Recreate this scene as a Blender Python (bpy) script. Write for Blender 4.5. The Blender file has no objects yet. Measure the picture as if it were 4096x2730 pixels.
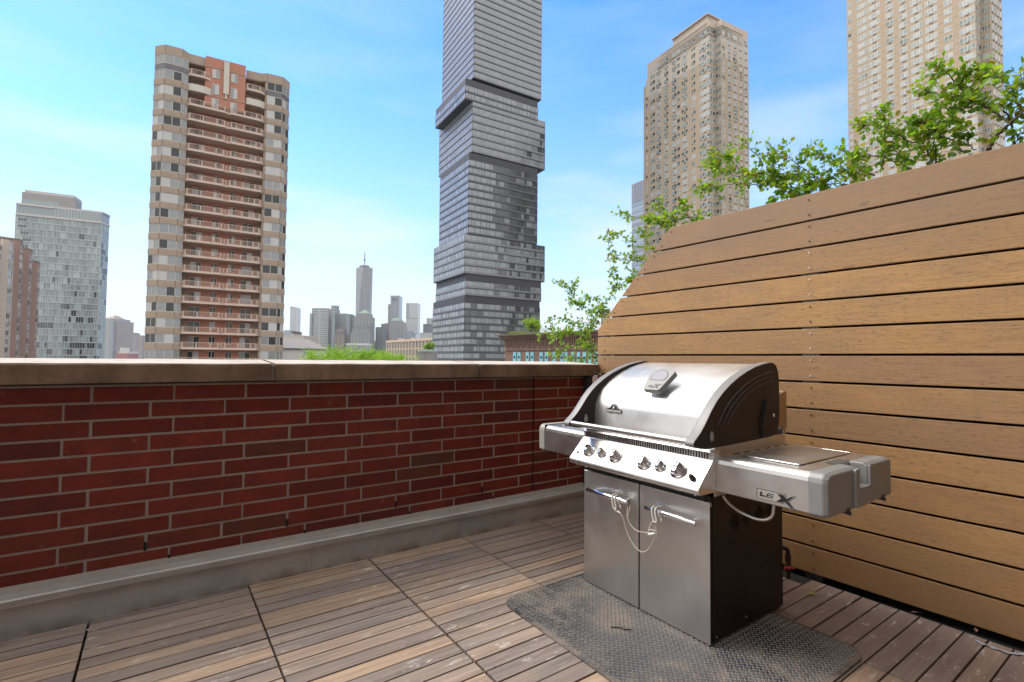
import bpy, bmesh, math, random
from math import sin, cos, radians, pi
from mathutils import Vector, Matrix
random.seed(7)
sc = bpy.context.scene
COL = sc.collection

# ------------------------------------------------------------------ camera
CAM = Vector((0, 0, 1.15))
YAW, PITCH, ROLL, LENS = radians(35.12), radians(2.08), radians(0.53), 17.6
fw = Vector((sin(YAW) * cos(PITCH), cos(YAW) * cos(PITCH), sin(PITCH)))
_r = Vector((cos(YAW), -sin(YAW), 0)); _u = _r.cross(fw)
rt = _r * cos(ROLL) + _u * sin(ROLL); up = -_r * sin(ROLL) + _u * cos(ROLL)
cd = bpy.data.cameras.new('camera'); cd.lens = LENS; cd.sensor_width = 36
cd.clip_start = 0.05; cd.clip_end = 20000
cam = bpy.data.objects.new('camera', cd); COL.objects.link(cam)
cam.matrix_world = Matrix(((rt.x, up.x, -fw.x, CAM.x), (rt.y, up.y, -fw.y, CAM.y), (rt.z, up.z, -fw.z, CAM.z), (0, 0, 0, 1)))
sc.camera = cam

# ------------------------------------------------------------------ light
SUN_AZ, SUN_EL = -36, 50
w = bpy.data.worlds.new('World'); sc.world = w; w.use_nodes = True
nt = w.node_tree; nt.nodes.clear()
def wn(t, **k):
    n = nt.nodes.new(t)
    for a, b in k.items(): setattr(n, a, b)
    return n
out = wn('ShaderNodeOutputWorld'); bg = wn('ShaderNodeBackground')
sky = wn('ShaderNodeTexSky', sky_type='NISHITA', sun_disc=False, sun_elevation=radians(SUN_EL), sun_rotation=radians(SUN_AZ),
         altitude=0, air_density=1.0, dust_density=0.05, ozone_density=2.5)
hsv = wn('ShaderNodeHueSaturation'); hsv.inputs['Hue'].default_value = 0.508; hsv.inputs['Saturation'].default_value = 1.32; hsv.inputs['Value'].default_value = 0.97
tc = wn('ShaderNodeTexCoord'); mp = wn('ShaderNodeMapping'); mp.inputs['Scale'].default_value = (1.5, 2.2, 7.5); mp.inputs['Rotation'].default_value = (.05, -.06, .3)
ns = wn('ShaderNodeTexNoise'); ns.inputs['Scale'].default_value = 1.5; ns.inputs['Detail'].default_value = 7; ns.inputs['Roughness'].default_value = 0.55
rp = wn('ShaderNodeMapRange'); rp.inputs[1].default_value = 0.42; rp.inputs[2].default_value = 0.62
sx = wn('ShaderNodeSeparateXYZ')
lo = wn('ShaderNodeMapRange'); lo.inputs[1].default_value = 0.50; lo.inputs[2].default_value = 0.06; lo.inputs[3].default_value = 0.16; lo.inputs[4].default_value = 0.9
hz = wn('ShaderNodeMapRange'); hz.inputs[1].default_value = 0.62; hz.inputs[2].default_value = 0.02; hz.inputs[3].default_value = 0.0; hz.inputs[4].default_value = 0.98
hzp = wn('ShaderNodeMath', operation='POWER'); hzp.inputs[1].default_value = 2.0
mul = wn('ShaderNodeMath', operation='MULTIPLY')
mx = wn('ShaderNodeMix', data_type='RGBA'); mx2 = wn('ShaderNodeMix', data_type='RGBA')
L = nt.links.new
L(sky.outputs[0], hsv.inputs['Color']); L(tc.outputs['Generated'], mp.inputs[0]); L(mp.outputs[0], ns.inputs['Vector'])
L(tc.outputs['Generated'], sx.inputs[0]); L(sx.outputs[2], lo.inputs[0]); L(sx.outputs[2], hz.inputs[0]); L(hz.outputs[0], hzp.inputs[0])
L(ns.outputs['Fac'], rp.inputs[0]); L(rp.outputs[0], mul.inputs[0]); L(lo.outputs[0], mul.inputs[1])
L(hsv.outputs[0], mx.inputs['A']); mx.inputs['B'].default_value = (1.82, 2.15, 2.5, 1)
L(hzp.outputs[0], mx.inputs['Factor'])
L(mx.outputs['Result'], mx2.inputs['A']); mx2.inputs['B'].default_value = (2.25, 2.5, 2.65, 1); L(mul.outputs[0], mx2.inputs['Factor'])
# unseen white cloud bank added overhead and behind the viewer, as neutral fill light
dt = wn('ShaderNodeVectorMath', operation='DOT_PRODUCT'); dt.inputs[1].default_value = (.572, .814, .10)
n2 = wn('ShaderNodeTexNoise'); n2.inputs['Scale'].default_value = 2.2; n2.inputs['Detail'].default_value = 5
bk = wn('ShaderNodeMapRange', interpolation_type='SMOOTHSTEP'); bk.inputs[1].default_value = 0.50; bk.inputs[2].default_value = 0.12
ja = wn('ShaderNodeMath', operation='MULTIPLY_ADD'); ja.inputs[1].default_value = .35; ja.inputs[2].default_value = -.17; jb = wn('ShaderNodeMath', operation='ADD')
mx3 = wn('ShaderNodeMix', data_type='RGBA'); mx3.inputs['B'].default_value = (4.3, 4.25, 4.15, 1)
L(tc.outputs['Generated'], dt.inputs[0]); L(tc.outputs['Generated'], n2.inputs['Vector']); L(n2.outputs['Fac'], ja.inputs[0]); L(dt.outputs['Value'], jb.inputs[0]); L(ja.outputs[0], jb.inputs[1])
L(jb.outputs[0], bk.inputs[0]); zen = wn('ShaderNodeMapRange', interpolation_type='SMOOTHSTEP'); zen.inputs[1].default_value = 0.605; zen.inputs[2].default_value = 0.70; L(sx.outputs[2], zen.inputs[0])
mxx = wn('ShaderNodeMath', operation='MAXIMUM'); L(bk.outputs[0], mxx.inputs[0]); L(zen.outputs[0], mxx.inputs[1]); L(mxx.outputs[0], mx3.inputs['Factor']); L(mx2.outputs['Result'], mx3.inputs['A'])
L(mx3.outputs['Result'], bg.inputs['Color']); bg.inputs['Strength'].default_value = 0.15
L(bg.outputs[0], out.inputs['Surface'])
sl = bpy.data.lights.new('sun', 'SUN'); sl.energy = 1.35; sl.angle = radians(28); sl.color = (1.0, 0.93, 0.84)
so = bpy.data.objects.new('sun', sl); COL.objects.link(so)
sd = Vector((sin(radians(SUN_AZ)) * cos(radians(SUN_EL)), cos(radians(SUN_AZ)) * cos(radians(SUN_EL)), sin(radians(SUN_EL))))
so.rotation_euler = sd.to_track_quat('Z', 'Y').to_euler()
sc.view_settings.view_transform = 'Standard'; sc.view_settings.look = 'None'; sc.view_settings.gamma = 1
sc.view_settings.exposure = 1.36
sc.cycles.max_bounces = 8

# ------------------------------------------------------------------ survey helpers: a sight line through the photograph meets a real plane
FPX = LENS / 36 * 4096
def ray(x, y): return rt * ((x - 2048) / FPX) + up * ((1365 - y) / FPX) + fw
def onz(x, y, z): d = ray(x, y); return CAM + d * ((z - CAM.z) / d.z)
def onx(x, y, X): d = ray(x, y); return CAM + d * (X / d.x)
def ony(x, y, Y): d = ray(x, y); return CAM + d * (Y / d.y)
def at(x, y, dist): return CAM + ray(x, y) * dist          # dist = metres along the view axis
def hor(x): return 1424.7 + .00925 * (x - 638)
def ground(x, dist): p = at(x, hor(x), dist); return Vector((p.x, p.y, 0))
def hgt(x, y, dist): return at(x, y, dist).z

# ------------------------------------------------------------------ object helpers
def link(o, parent=None):
    COL.objects.link(o)
    if parent: o.parent = parent
    return o
def tag(o, label=None, cat=None, group=None, kind=None):
    if label: o['label'] = label
    if cat: o['category'] = cat
    if group: o['group'] = group
    if kind: o['kind'] = kind
    return o
def thing(name, label, cat, group=None, loc=(0, 0, 0)):
    o = bpy.data.objects.new(name, None); o.location = loc; o.empty_display_size = .2
    link(o); return tag(o, label, cat, group)

class MB:
    def __init__(s): s.v = []; s.f = []; s.m = []; s.sm = []
    def add(s, vs, fs, m=0, T=None, smooth=False):
        b = len(s.v)
        for p in vs:
            p = Vector(p)
            s.v.append(T @ p if T is not None else p)
        for k, f in enumerate(fs): s.f.append([b + i for i in f]); s.m.append(m[k] if isinstance(m, list) else m); s.sm.append(smooth)
    def box(s, x0, x1, y0, y1, z0, z1, m=0, T=None):
        s.add([(x0, y0, z0), (x1, y0, z0), (x1, y1, z0), (x0, y1, z0), (x0, y0, z1), (x1, y0, z1), (x1, y1, z1), (x0, y1, z1)],
              [(0, 3, 2, 1), (4, 5, 6, 7), (0, 1, 5, 4), (1, 2, 6, 5), (2, 3, 7, 6), (3, 0, 4, 7)], m, T)
    def prism(s, poly, z0, z1, m=0, T=None, mtop=None, smooth=False):
        n = len(poly)
        vs = [(p[0], p[1], z0) for p in poly] + [(p[0], p[1], z1) for p in poly]
        mt = m if mtop is None else mtop
        s.add(vs, [(i, (i + 1) % n, n + (i + 1) % n, n + i) for i in range(n)] + [tuple(range(n - 1, -1, -1)), tuple(range(n, 2 * n))], [m] * n + [mt, mt], T, smooth)
    def exy(s, prof, y0, y1, m=0, smooth=False):         # profile in (x,z), swept along y
        n = len(prof)
        vs = [(p[0], y0, p[1]) for p in prof] + [(p[0], y1, p[1]) for p in prof]
        s.add(vs, [(i, (i + 1) % n, n + (i + 1) % n, n + i) for i in range(n)] + [tuple(range(n - 1, -1, -1)), tuple(range(n, 2 * n))], m, None, smooth)
    def tube(s, pts, r, n=8, m=0, cap=True, T=None):
        pts = [Vector(p) for p in pts]; k = len(pts)
        rs = r if isinstance(r, (list, tuple)) else [r] * k
        vs = []; ref = Vector((0, 0, 1))
        d0 = (pts[1] - pts[0]).normalized()
        if abs(d0.dot(ref)) > .9: ref = Vector((1, 0, 0))
        for i, p in enumerate(pts):
            d = (pts[min(i + 1, k - 1)] - pts[max(i - 1, 0)]).normalized()
            a = (ref - d * ref.dot(d))
            if a.length < 1e-5: a = d.orthogonal()
            a.normalize(); b = d.cross(a); ref = a
            for j in range(n):
                t = 2 * pi * j / n; vs.append(p + (a * cos(t) + b * sin(t)) * rs[i])
        fs = [(i * n + j, i * n + (j + 1) % n, (i + 1) * n + (j + 1) % n, (i + 1) * n + j) for i in range(k - 1) for j in range(n)]
        s.add(vs, fs, m, T, True)
        if cap: s.add(vs, [tuple(range(n - 1, -1, -1)), tuple(range((k - 1) * n, k * n))], m, T)
    def lathe(s, prof, n=24, m=0, T=None):                # profile (radius,height) about z
        k = len(prof); vs = [(p[0] * cos(2 * pi * j / n), p[0] * sin(2 * pi * j / n), p[1]) for p in prof for j in range(n)]
        fs = [(i * n + j, i * n + (j + 1) % n, (i + 1) * n + (j + 1) % n, (i + 1) * n + j) for i in range(k - 1) for j in range(n)]
        s.add(vs, fs, m, T, True); s.add(vs, [tuple(range(n - 1, -1, -1)), tuple(range((k - 1) * n, k * n))], m, T)
    def build(s, name, mats, parent=None, bevel=0, seg=2, loc=None, auto=False):
        me = bpy.data.meshes.new(name)
        me.from_pydata([tuple(p) for p in s.v], [], s.f)
        if not isinstance(mats, (list, tuple)): mats = [mats]
        for m in mats: me.materials.append(m)
        me.polygons.foreach_set('material_index', s.m); me.polygons.foreach_set('use_smooth', s.sm)
        if len(s.f) < 60000:
            bm = bmesh.new(); bm.from_mesh(me); bmesh.ops.recalc_face_normals(bm, faces=bm.faces); bm.to_mesh(me); bm.free()
        me.update()
        o = bpy.data.objects.new(name, me); link(o, parent)
        if loc: o.location = loc
        if bevel:
            b = o.modifiers.new('bevel', 'BEVEL'); b.width = bevel; b.segments = seg; b.limit_method = 'ANGLE'; b.angle_limit = radians(30); b.harden_normals = False
            if auto:
                for p in me.polygons: p.use_smooth = True
        return o
def frame(o, x, z=None, y=None):
    """matrix with origin o and axes x, (y), z"""
    x = Vector(x).normalized()
    if y is None: z = Vector(z).normalized(); y = z.cross(x).normalized(); z = x.cross(y)
    else: y = Vector(y).normalized(); z = x.cross(y).normalized(); y = z.cross(x)
    return Matrix(((x.x, y.x, z.x, o[0]), (x.y, y.y, z.y, o[1]), (x.z, y.z, z.z, o[2]), (0, 0, 0, 1)))
def text_mesh(mb, s, size, T, m=0, ext=.001, bold=0.0, shear=0, sx=1.0):
    cu = bpy.data.curves.new('lettering', 'FONT'); cu.body = s; cu.size = size; cu.extrude = ext; cu.offset = bold; cu.align_x = 'CENTER'; cu.align_y = 'CENTER'; cu.resolution_u = 3; cu.shear = shear
    o = bpy.data.objects.new('lettering', cu); COL.objects.link(o)
    dg = bpy.context.evaluated_depsgraph_get(); me = bpy.data.meshes.new_from_object(o.evaluated_get(dg))
    TT = T @ Matrix.Diagonal((sx, 1, 1, 1))
    mb.add([v.co for v in me.vertices], [tuple(p.vertices) for p in me.polygons], m, TT)
    bpy.data.objects.remove(o); bpy.data.meshes.remove(me); bpy.data.curves.remove(cu)

# ------------------------------------------------------------------ materials
def newmat(name):
    m = bpy.data.materials.new(name); m.use_nodes = True; return m, m.node_tree, m.node_tree.nodes['Principled BSDF']
def nd(t, typ, **k):
    n = t.nodes.new(typ)
    for a, b in k.items(): setattr(n, a, b)
    return n
def setv(t, sock, val):
    if isinstance(val, bpy.types.NodeSocket): t.links.new(val, sock)
    else: sock.default_value = val
def math_(t, op, a, b=0, c=0, clamp=False):
    n = nd(t, 'ShaderNodeMath', operation=op, use_clamp=clamp); setv(t, n.inputs[0], a); setv(t, n.inputs[1], b); setv(t, n.inputs[2], c); return n.outputs[0]
def mix_(t, f, a, b, blend='MIX'):
    n = nd(t, 'ShaderNodeMix', data_type='RGBA', blend_type=blend); setv(t, n.inputs['Factor'], f)
    for s_, v in (('A', a), ('B', b)):
        if isinstance(v, tuple) and len(v) == 3: v = v + (1,)
        setv(t, n.inputs[s_], v)
    return n.outputs['Result']
def rng(t, v, a, b, c=0, d=1):
    n = nd(t, 'ShaderNodeMapRange'); setv(t, n.inputs[0], v)
    for i, x in enumerate((a, b, c, d)): setv(t, n.inputs[1 + i], x)
    return n.outputs[0]
def noise_(t, vec, scale, detail=4, rough=.55, dist=0):
    n = nd(t, 'ShaderNodeTexNoise'); n.inputs['Scale'].default_value = scale; n.inputs['Detail'].default_value = detail; n.inputs['Roughness'].default_value = rough; n.inputs['Distortion'].default_value = dist
    if vec: t.links.new(vec, n.inputs['Vector'])
    return n.outputs['Fac']
def coord(t, scale=(1, 1, 1), rot=(0, 0, 0), island=0):
    c = nd(t, 'ShaderNodeTexCoord').outputs['Object']; m = nd(t, 'ShaderNodeMapping'); m.inputs['Scale'].default_value = scale; m.inputs['Rotation'].default_value = rot
    if island:
        g = nd(t, 'ShaderNodeNewGeometry'); v = nd(t, 'ShaderNodeCombineXYZ')
        a = math_(t, 'MULTIPLY', g.outputs['Random Per Island'], island)
        for i in range(3): t.links.new(a, v.inputs[i])
        ad = nd(t, 'ShaderNodeVectorMath', operation='ADD'); t.links.new(c, ad.inputs[0]); t.links.new(v.outputs[0], ad.inputs[1]); c = ad.outputs[0]
    t.links.new(c, m.inputs[0]); return m.outputs[0]
def bump_(t, b, h, strength, dist=.01):
    n = nd(t, 'ShaderNodeBump'); n.inputs['Strength'].default_value = strength; n.inputs['Distance'].default_value = dist; setv(t, n.inputs['Height'], h)
    t.links.new(n.outputs[0], b.inputs['Normal'])
def plain(name, c, rough=.6, metal=0, var=.12, scale=8, spec=.5, bump=0, bscale=60, island=0, stretch=(1, 1, 1)):
    m, t, b = newmat(name); v = coord(t, stretch)
    n = noise_(t, v, scale, 5)
    col = mix_(t, n, tuple(x * (1 - var) for x in c), tuple(min(1, x * (1 + var)) for x in c))
    if island:
        g = nd(t, 'ShaderNodeNewGeometry'); k = rng(t, g.outputs['Random Per Island'], 0, 1, 1 - island, 1 + island)
        vm = nd(t, 'ShaderNodeVectorMath', operation='SCALE'); t.links.new(col, vm.inputs[0]); t.links.new(k, vm.inputs['Scale']); col = vm.outputs[0]
    setv(t, b.inputs['Base Color'], col); b.inputs['Metallic'].default_value = metal; b.inputs['Specular IOR Level'].default_value = spec
    setv(t, b.inputs['Roughness'], rng(t, n, .3, .7, max(0, rough - .06), min(1, rough + .06)))
    if bump: bump_(t, b, noise_(t, coord(t, stretch), bscale, 6), bump, .005)
    return m
# ================================================================== materials of the terrace
def m_deck():
    m, t, b = newmat('weathered_ipe')
    g = nd(t, 'ShaderNodeNewGeometry').outputs['Random Per Island']
    v = coord(t, (1, 1, 1), island=37); vg = coord(t, (2.2, 60, 20), island=37); vm_ = coord(t, (2.0, 7, 7), island=37)
    ramp = nd(t, 'ShaderNodeValToRGB'); e = ramp.color_ramp.elements
    e[0].position = 0; e[0].color = (.22, .185, .175, 1); e[1].position = 1; e[1].color = (.52, .37, .26, 1)
    for p, c in ((.25, (.32, .27, .24, 1)), (.45, (.43, .32, .25, 1)), (.6, (.27, .24, .235, 1)), (.8, (.48, .34, .24, 1))):
        k = e.new(p); k.color = c
    t.links.new(g, ramp.inputs[0])
    patch = rng(t, noise_(t, vm_, 1.6, 5, .6), .35, .68)
    c = mix_(t, math_(t, 'MULTIPLY', patch, .45), ramp.outputs[0], (.45, .325, .24))
    c = mix_(t, math_(t, 'MULTIPLY', rng(t, noise_(t, vm_, 2.3, 4), .52, .7), .5), c, (.21, .195, .205))
    gr = noise_(t, vg, 1.0, 8, .65)
    c = mix_(t, rng(t, gr, .3, .72), mix_(t, .6, c, (.06, .045, .04)), c)
    sp_ = nd(t, 'ShaderNodeSeparateXYZ'); t.links.new(coord(t), sp_.inputs[0])      # towards the screen: less bleached boards, and shade put into the colour
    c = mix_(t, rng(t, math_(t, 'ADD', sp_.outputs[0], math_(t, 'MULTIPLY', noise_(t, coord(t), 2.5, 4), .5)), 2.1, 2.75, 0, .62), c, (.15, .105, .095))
    # scuffs of dried paint and dust
    vs = coord(t, (1.0, 3.5, 1)); big = rng(t, noise_(t, coord(t), 1.3, 2), .44, .6)
    sc_ = math_(t, 'MULTIPLY', rng(t, noise_(t, vs, 9, 7, .75), .575, .64), big)
    c = mix_(t, math_(t, 'MULTIPLY', sc_, .8), c, (.62, .59, .54))
    fl = rng(t, noise_(t, coord(t), 170, 2, .5), .76, .80); c = mix_(t, math_(t, 'MULTIPLY', fl, .6), c, (.5, .47, .42))
    dk = rng(t, noise_(t, coord(t), 24, 2, .4), .74, .79); c = mix_(t, math_(t, 'MULTIPLY', dk, .6), c, (.07, .055, .045))
    setv(t, b.inputs['Base Color'], c); setv(t, b.inputs['Roughness'], rng(t, gr, .3, .7, .5, .72)); b.inputs['Specular IOR Level'].default_value = .4
    bump_(t, b, gr, .35, .003); return m
def m_fence():
    m, t, b = newmat('oiled_ipe_cladding')
    g = nd(t, 'ShaderNodeNewGeometry').outputs['Random Per Island']
    v = coord(t, (1.2, 1.2, 3.2), island=23); vg = coord(t, (14, 5.0, 95), island=23)
    ramp = nd(t, 'ShaderNodeValToRGB'); e = ramp.color_ramp.elements
    e[0].position = 0; e[0].color = (.30, .175, .085, 1); e[1].position = 1; e[1].color = (.54, .31, .125, 1)
    for p, c in ((.3, (.39, .215, .088, 1)), (.65, (.48, .27, .10, 1))):
        k = e.new(p); k.color = c
    t.links.new(g, ramp.inputs[0])
    bl = rng(t, noise_(t, v, 2.2, 5, .6), .35, .7)
    c = mix_(t, math_(t, 'MULTIPLY', bl, .5), ramp.outputs[0], (.28, .175, .105))
    gr = noise_(t, vg, 1.3, 8, .68)
    c = mix_(t, rng(t, gr, .28, .62), mix_(t, .38, c, (.10, .055, .03)), c)
    fl = rng(t, noise_(t, coord(t, (18, 34, 260), island=23), 1.0, 3, .6), .57, .68)
    c = mix_(t, math_(t, 'MULTIPLY', fl, .75), c, (.11, .06, .035))
    # shade at the foot put into the board colour, greyer boards at the top
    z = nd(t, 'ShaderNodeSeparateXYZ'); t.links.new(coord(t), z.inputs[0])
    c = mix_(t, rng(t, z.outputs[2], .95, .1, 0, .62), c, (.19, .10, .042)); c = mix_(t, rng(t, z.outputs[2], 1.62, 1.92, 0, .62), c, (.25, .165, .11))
    knot = rng(t, noise_(t, coord(t, (1, 5, 22), island=23), 1.0, 3, .5), .70, .76)
    c = mix_(t, math_(t, 'MULTIPLY', knot, .5), c, (.12, .075, .05))
    
    
    setv(t, b.inputs['Base Color'], c); setv(t, b.inputs['Roughness'], rng(t, gr, .3, .7, .45, .62)); b.inputs['Specular IOR Level'].default_value = .45
    bump_(t, b, gr, .25, .002); return m
def m_brick():
    m, t, b = newmat('glazed_red_brick')
    g = nd(t, 'ShaderNodeNewGeometry').outputs['Random Per Island']
    ramp = nd(t, 'ShaderNodeValToRGB'); e = ramp.color_ramp.elements
    e[0].position = 0; e[0].color = (.115, .015, .011, 1); e[1].position = 1; e[1].color = (.105, .04, .02, 1)
    for p, c in ((.12, (.16, .018, .012, 1)), (.4, (.195, .024, .015, 1)), (.75, (.215, .030, .017, 1)), (.94, (.17, .026, .016, 1))):
        k = e.new(p); k.color = c
    t.links.new(g, ramp.inputs[0])
    v = coord(t, (1, 1, 1), island=11)
    n1 = noise_(t, v, 9, 6, .6); n2 = noise_(t, coord(t, (3, 3, 40)), 7, 6, .7)
    c = mix_(t, rng(t, n1, .35, .7), mix_(t, .5, ramp.outputs[0], (.045, .010, .008)), ramp.outputs[0])
    c = mix_(t, rng(t, n2, .52, .75, 0, .35), c, (.25, .06, .035))
    sc_ = math_(t, 'MULTIPLY', rng(t, noise_(t, coord(t, (1, 1, .6)), 14, 8, .75), .60, .70), .35); c = mix_(t, sc_, c, (.35, .24, .2))
    setv(t, b.inputs['Base Color'], c); setv(t, b.inputs['Roughness'], rng(t, n1, .3, .7, .38, .55)); b.inputs['Specular IOR Level'].default_value = .32
    bump_(t, b, noise_(t, coord(t), 60, 6, .6), .25, .003); return m
def m_steel(name, c=(.62, .61, .60), rough=.3, axis='y', var=.05, metal=1.0, smudge=.12):
    """brushed stainless: fine streaks run along `axis`"""
    m, t, b = newmat(name)
    s = {'x': (2, 220, 220), 'y': (220, 2, 220), 'z': (220, 220, 2)}[axis]
    n = noise_(t, coord(t, s), 1.0, 5, .7); n2 = noise_(t, coord(t), 5, 5, .6)
    k = math_(t, 'ADD', math_(t, 'MULTIPLY', n, .5), math_(t, 'MULTIPLY', n2, .5))
    setv(t, b.inputs['Base Color'], mix_(t, k, tuple(x * (1 - var * 2) for x in c), tuple(min(1, x * (1 + var * 2)) for x in c)))
    b.inputs['Metallic'].default_value = metal
    r = math_(t, 'ADD', rng(t, n, .3, .7, rough - .05, rough + .06), rng(t, n2, .4, .7, 0, smudge)); setv(t, b.inputs['Roughness'], r)
    bump_(t, b, n, .05, .0008); return m
DECK = m_deck(); FENCE = m_fence(); BRICK = m_brick()
MORTAR = plain('mortar', (.29, .26, .23), .95, var=.2, scale=30, bump=.5, bscale=220)
BLACK = plain('dark_void', (.006, .006, .006), .9, var=.1)
COPE = None
def m_stone(name, c1, c2, c3):
    m, t, b = newmat(name)
    n1 = noise_(t, coord(t), 3.5, 7, .65); n2 = noise_(t, coord(t), 240, 3, .6)
    c = mix_(t, rng(t, n1, .35, .68), c1, c2); c = mix_(t, rng(t, n2, .45, .7, 0, .5), c, c3)
    dr = rng(t, noise_(t, coord(t, (5, 5, .7)), 1.6, 5, .6), .56, .74, 0, .5); c = mix_(t, dr, c, tuple(x * .4 for x in c1))
    hl = rng(t, noise_(t, coord(t), 70, 3, .5), .71, .76); c = mix_(t, math_(t, 'MULTIPLY', hl, .7), c, tuple(x * .25 for x in c1))
    setv(t, b.inputs['Base Color'], c); b.inputs['Roughness'].default_value = .92; b.inputs['Specular IOR Level'].default_value = .2
    bump_(t, b, math_(t, 'ADD', n2, n1), .7, .003); return m
COPE = m_stone('cast_stone', (.15, .10, .068), (.31, .215, .15), (.07, .045, .032))
COPET = m_stone('skylit_stone_top', (.50, .45, .40), (.62, .57, .52), (.33, .29, .26))  # same stone, paler: sky light on the top face put into its colour
def m_flash():
    m, t, b = newmat('galvanised_flashing')
    n = noise_(t, coord(t, (1, 1, 1.6)), 3.2, 6, .6); sp = noise_(t, coord(t), 300, 2, .5)
    c = mix_(t, rng(t, n, .3, .7), (.36, .345, .33), (.50, .485, .465)); c = mix_(t, rng(t, sp, .4, .7, 0, .18), c, (.14, .13, .12))
    z = nd(t, 'ShaderNodeSeparateXYZ'); t.links.new(coord(t), z.inputs[0])
    st = math_(t, 'MULTIPLY', rng(t, z.outputs[2], .055, .0), rng(t, noise_(t, coord(t, (1, 1, 1)), 6, 6, .6), .42, .62))
    c = mix_(t, math_(t, 'MULTIPLY', st, .75), c, (.11, .08, .03))
    setv(t, b.inputs['Base Color'], c); b.inputs['Roughness'].default_value = .5; b.inputs['Metallic'].default_value = .25
    bump_(t, b, n, .25, .02); return m
FLASH = m_flash()

# ================================================================== deck (setting)
FB = Vector((2.944, .49)); FD = Vector((2.880, 2.95)) - FB; FD.normalize()   # base line of the timber screen, running away from the camera
def fence_x(y): return FB.x + FD.x / FD.y * (y - FB.y)
d = MB(); TS = .615
ys = 2.283; xs0 = 1.017
bed = MB(); bed.box(-6, 3.6, -1.9, 2.85, -.30, -.035); tag(bed.build('deck_bed', BLACK), kind='structure')
rnd = random.Random(3)
for i in range(-9, 4):
    x0 = xs0 + TS * i; x1 = x0 + TS - .0085
    jig = rnd.uniform(-.004, .004)
    for j in range(-8, 2):
        y1 = ys + TS * j; 
        for k in range(8):
            a = y1 - TS + k * TS / 8 + .003; bb = a + TS / 8 - (.0065 if k < 7 else .0095)
            xa, xb = x0, x1
            if a > 2.845: continue
            bb = min(bb, 2.846)
            lim = fence_x((a + bb) / 2) - .028 - rnd.uniform(0, .006)
            if xa > lim - .05: continue
            # the boards stop short round the gas riser
            if 1.29 < (a + bb) / 2 < 1.50: lim = 2.755
            xb = min(xb, lim); dz = rnd.uniform(-.0012, .0012)
            o_ = rnd.uniform(-.0008, .0008)
            d.box(xa + jig + .001, xb + (jig if xb == x1 else 0), a + o_, bb + o_, -.022 + dz, dz)
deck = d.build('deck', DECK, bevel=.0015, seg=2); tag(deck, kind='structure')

# ================================================================== brick parapet
wall = thing('parapet_wall', 'dark red glazed brick parapet with brown stone coping along the left edge of the deck', 'wall', loc=(0, 2.93, 0))
def child(mb, name, mats, root, **k):
    o = mb.build(name, mats, None, **k); o.parent = root; o.matrix_parent_inverse = root.matrix_basis.inverted(); return o
BY = 2.93; XE = 2.86; CJ = 2.263
b = MB()
b.box(-3.4, CJ - .008, BY + .002, BY + .30, .02, 1.02, 1); b.box(CJ + .006, XE, BY + .002, BY + .30, .02, 1.02, 1)
b.box(CJ - .008, CJ + .006, BY + .012, BY + .2, .02, 1.02, 2)
TERRA = plain('sealant_joint', (.12, .05, .03), .7)
P = .0773; z0 = .934; CR = MB(); weeps = []
for k in range(-1, 12):
    zt = z0 - P * k + P - .005 if k >= 0 else z0 + P
    zt = z0 + P - .0105 if k == -1 else z0 - P * (k) - .005
    zb = (z0 if k == -1 else z0 - P * (k + 1)) + .005
    if k == -1: zt = z0 + P - .005
    A = (k % 2 != 0)
    st = .0637 if A else -.0292
    xs = [st + .3085 * q for q in range(-12, 7 if A else 8)]
    xs = [x for x in xs if x < CJ - .03] + [CJ - .004]
    for q in range(len(xs) - 1):
        j1 = rnd.uniform(-.002, .002)
        b.box(xs[q] + .005 + j1, xs[q + 1] - .005 + j1 * .5, BY + rnd.uniform(-.0012, .0012), BY + .06, zb + rnd.uniform(-.0008, .0008), zt)
        if k in (8, 9) and q % 2 == 0: weeps.append((xs[q], zb))
    x2 = [CJ + .004, 2.598 if A else 2.497, 2.80 if not A else XE - .002]
    if x2[-1] < XE - .05: x2.append(XE - .002)
    for q in range(len(x2) - 1):
        b.box(x2[q] + (.001 if q == 0 else .005), x2[q + 1] - .005, BY + rnd.uniform(-.001, .001), BY + .06, zb, zt)
for (x, z) in weeps: b.box(x - .0052, x + .0052, BY - .003, BY + .01, z - .006, z + .034, 2)
b.box(2.497, 2.505, BY - .004, BY + .01, .16, .19, 2)
br = child(b, 'brickwork', [BRICK, MORTAR, BLACK], wall, bevel=.0018, seg=2)
# mortar fillet at the foot, recessed bed under the coping
f = MB(); f.exy([(BY - .002, .0), (BY - .002, .185), (BY + .05, .20), (BY + .05, 0)], 0, 1)
f2 = MB(); 
f2.add([(-3.4, 2.905, .1645), (XE, 2.905, .1645), (XE, BY + .001, .188), (-3.4, BY + .001, .188), (-3.4, 2.905, .1), (XE, 2.905, .1), (XE, BY + .003, .1), (-3.4, BY + .003, .1)],
       [(0, 1, 2, 3), (4, 7, 6, 5), (0, 4, 5, 1), (2, 6, 7, 3), (0, 3, 7, 4), (1, 5, 6, 2)])
child(f2, 'mortar_fillet', MORTAR, wall)
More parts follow.
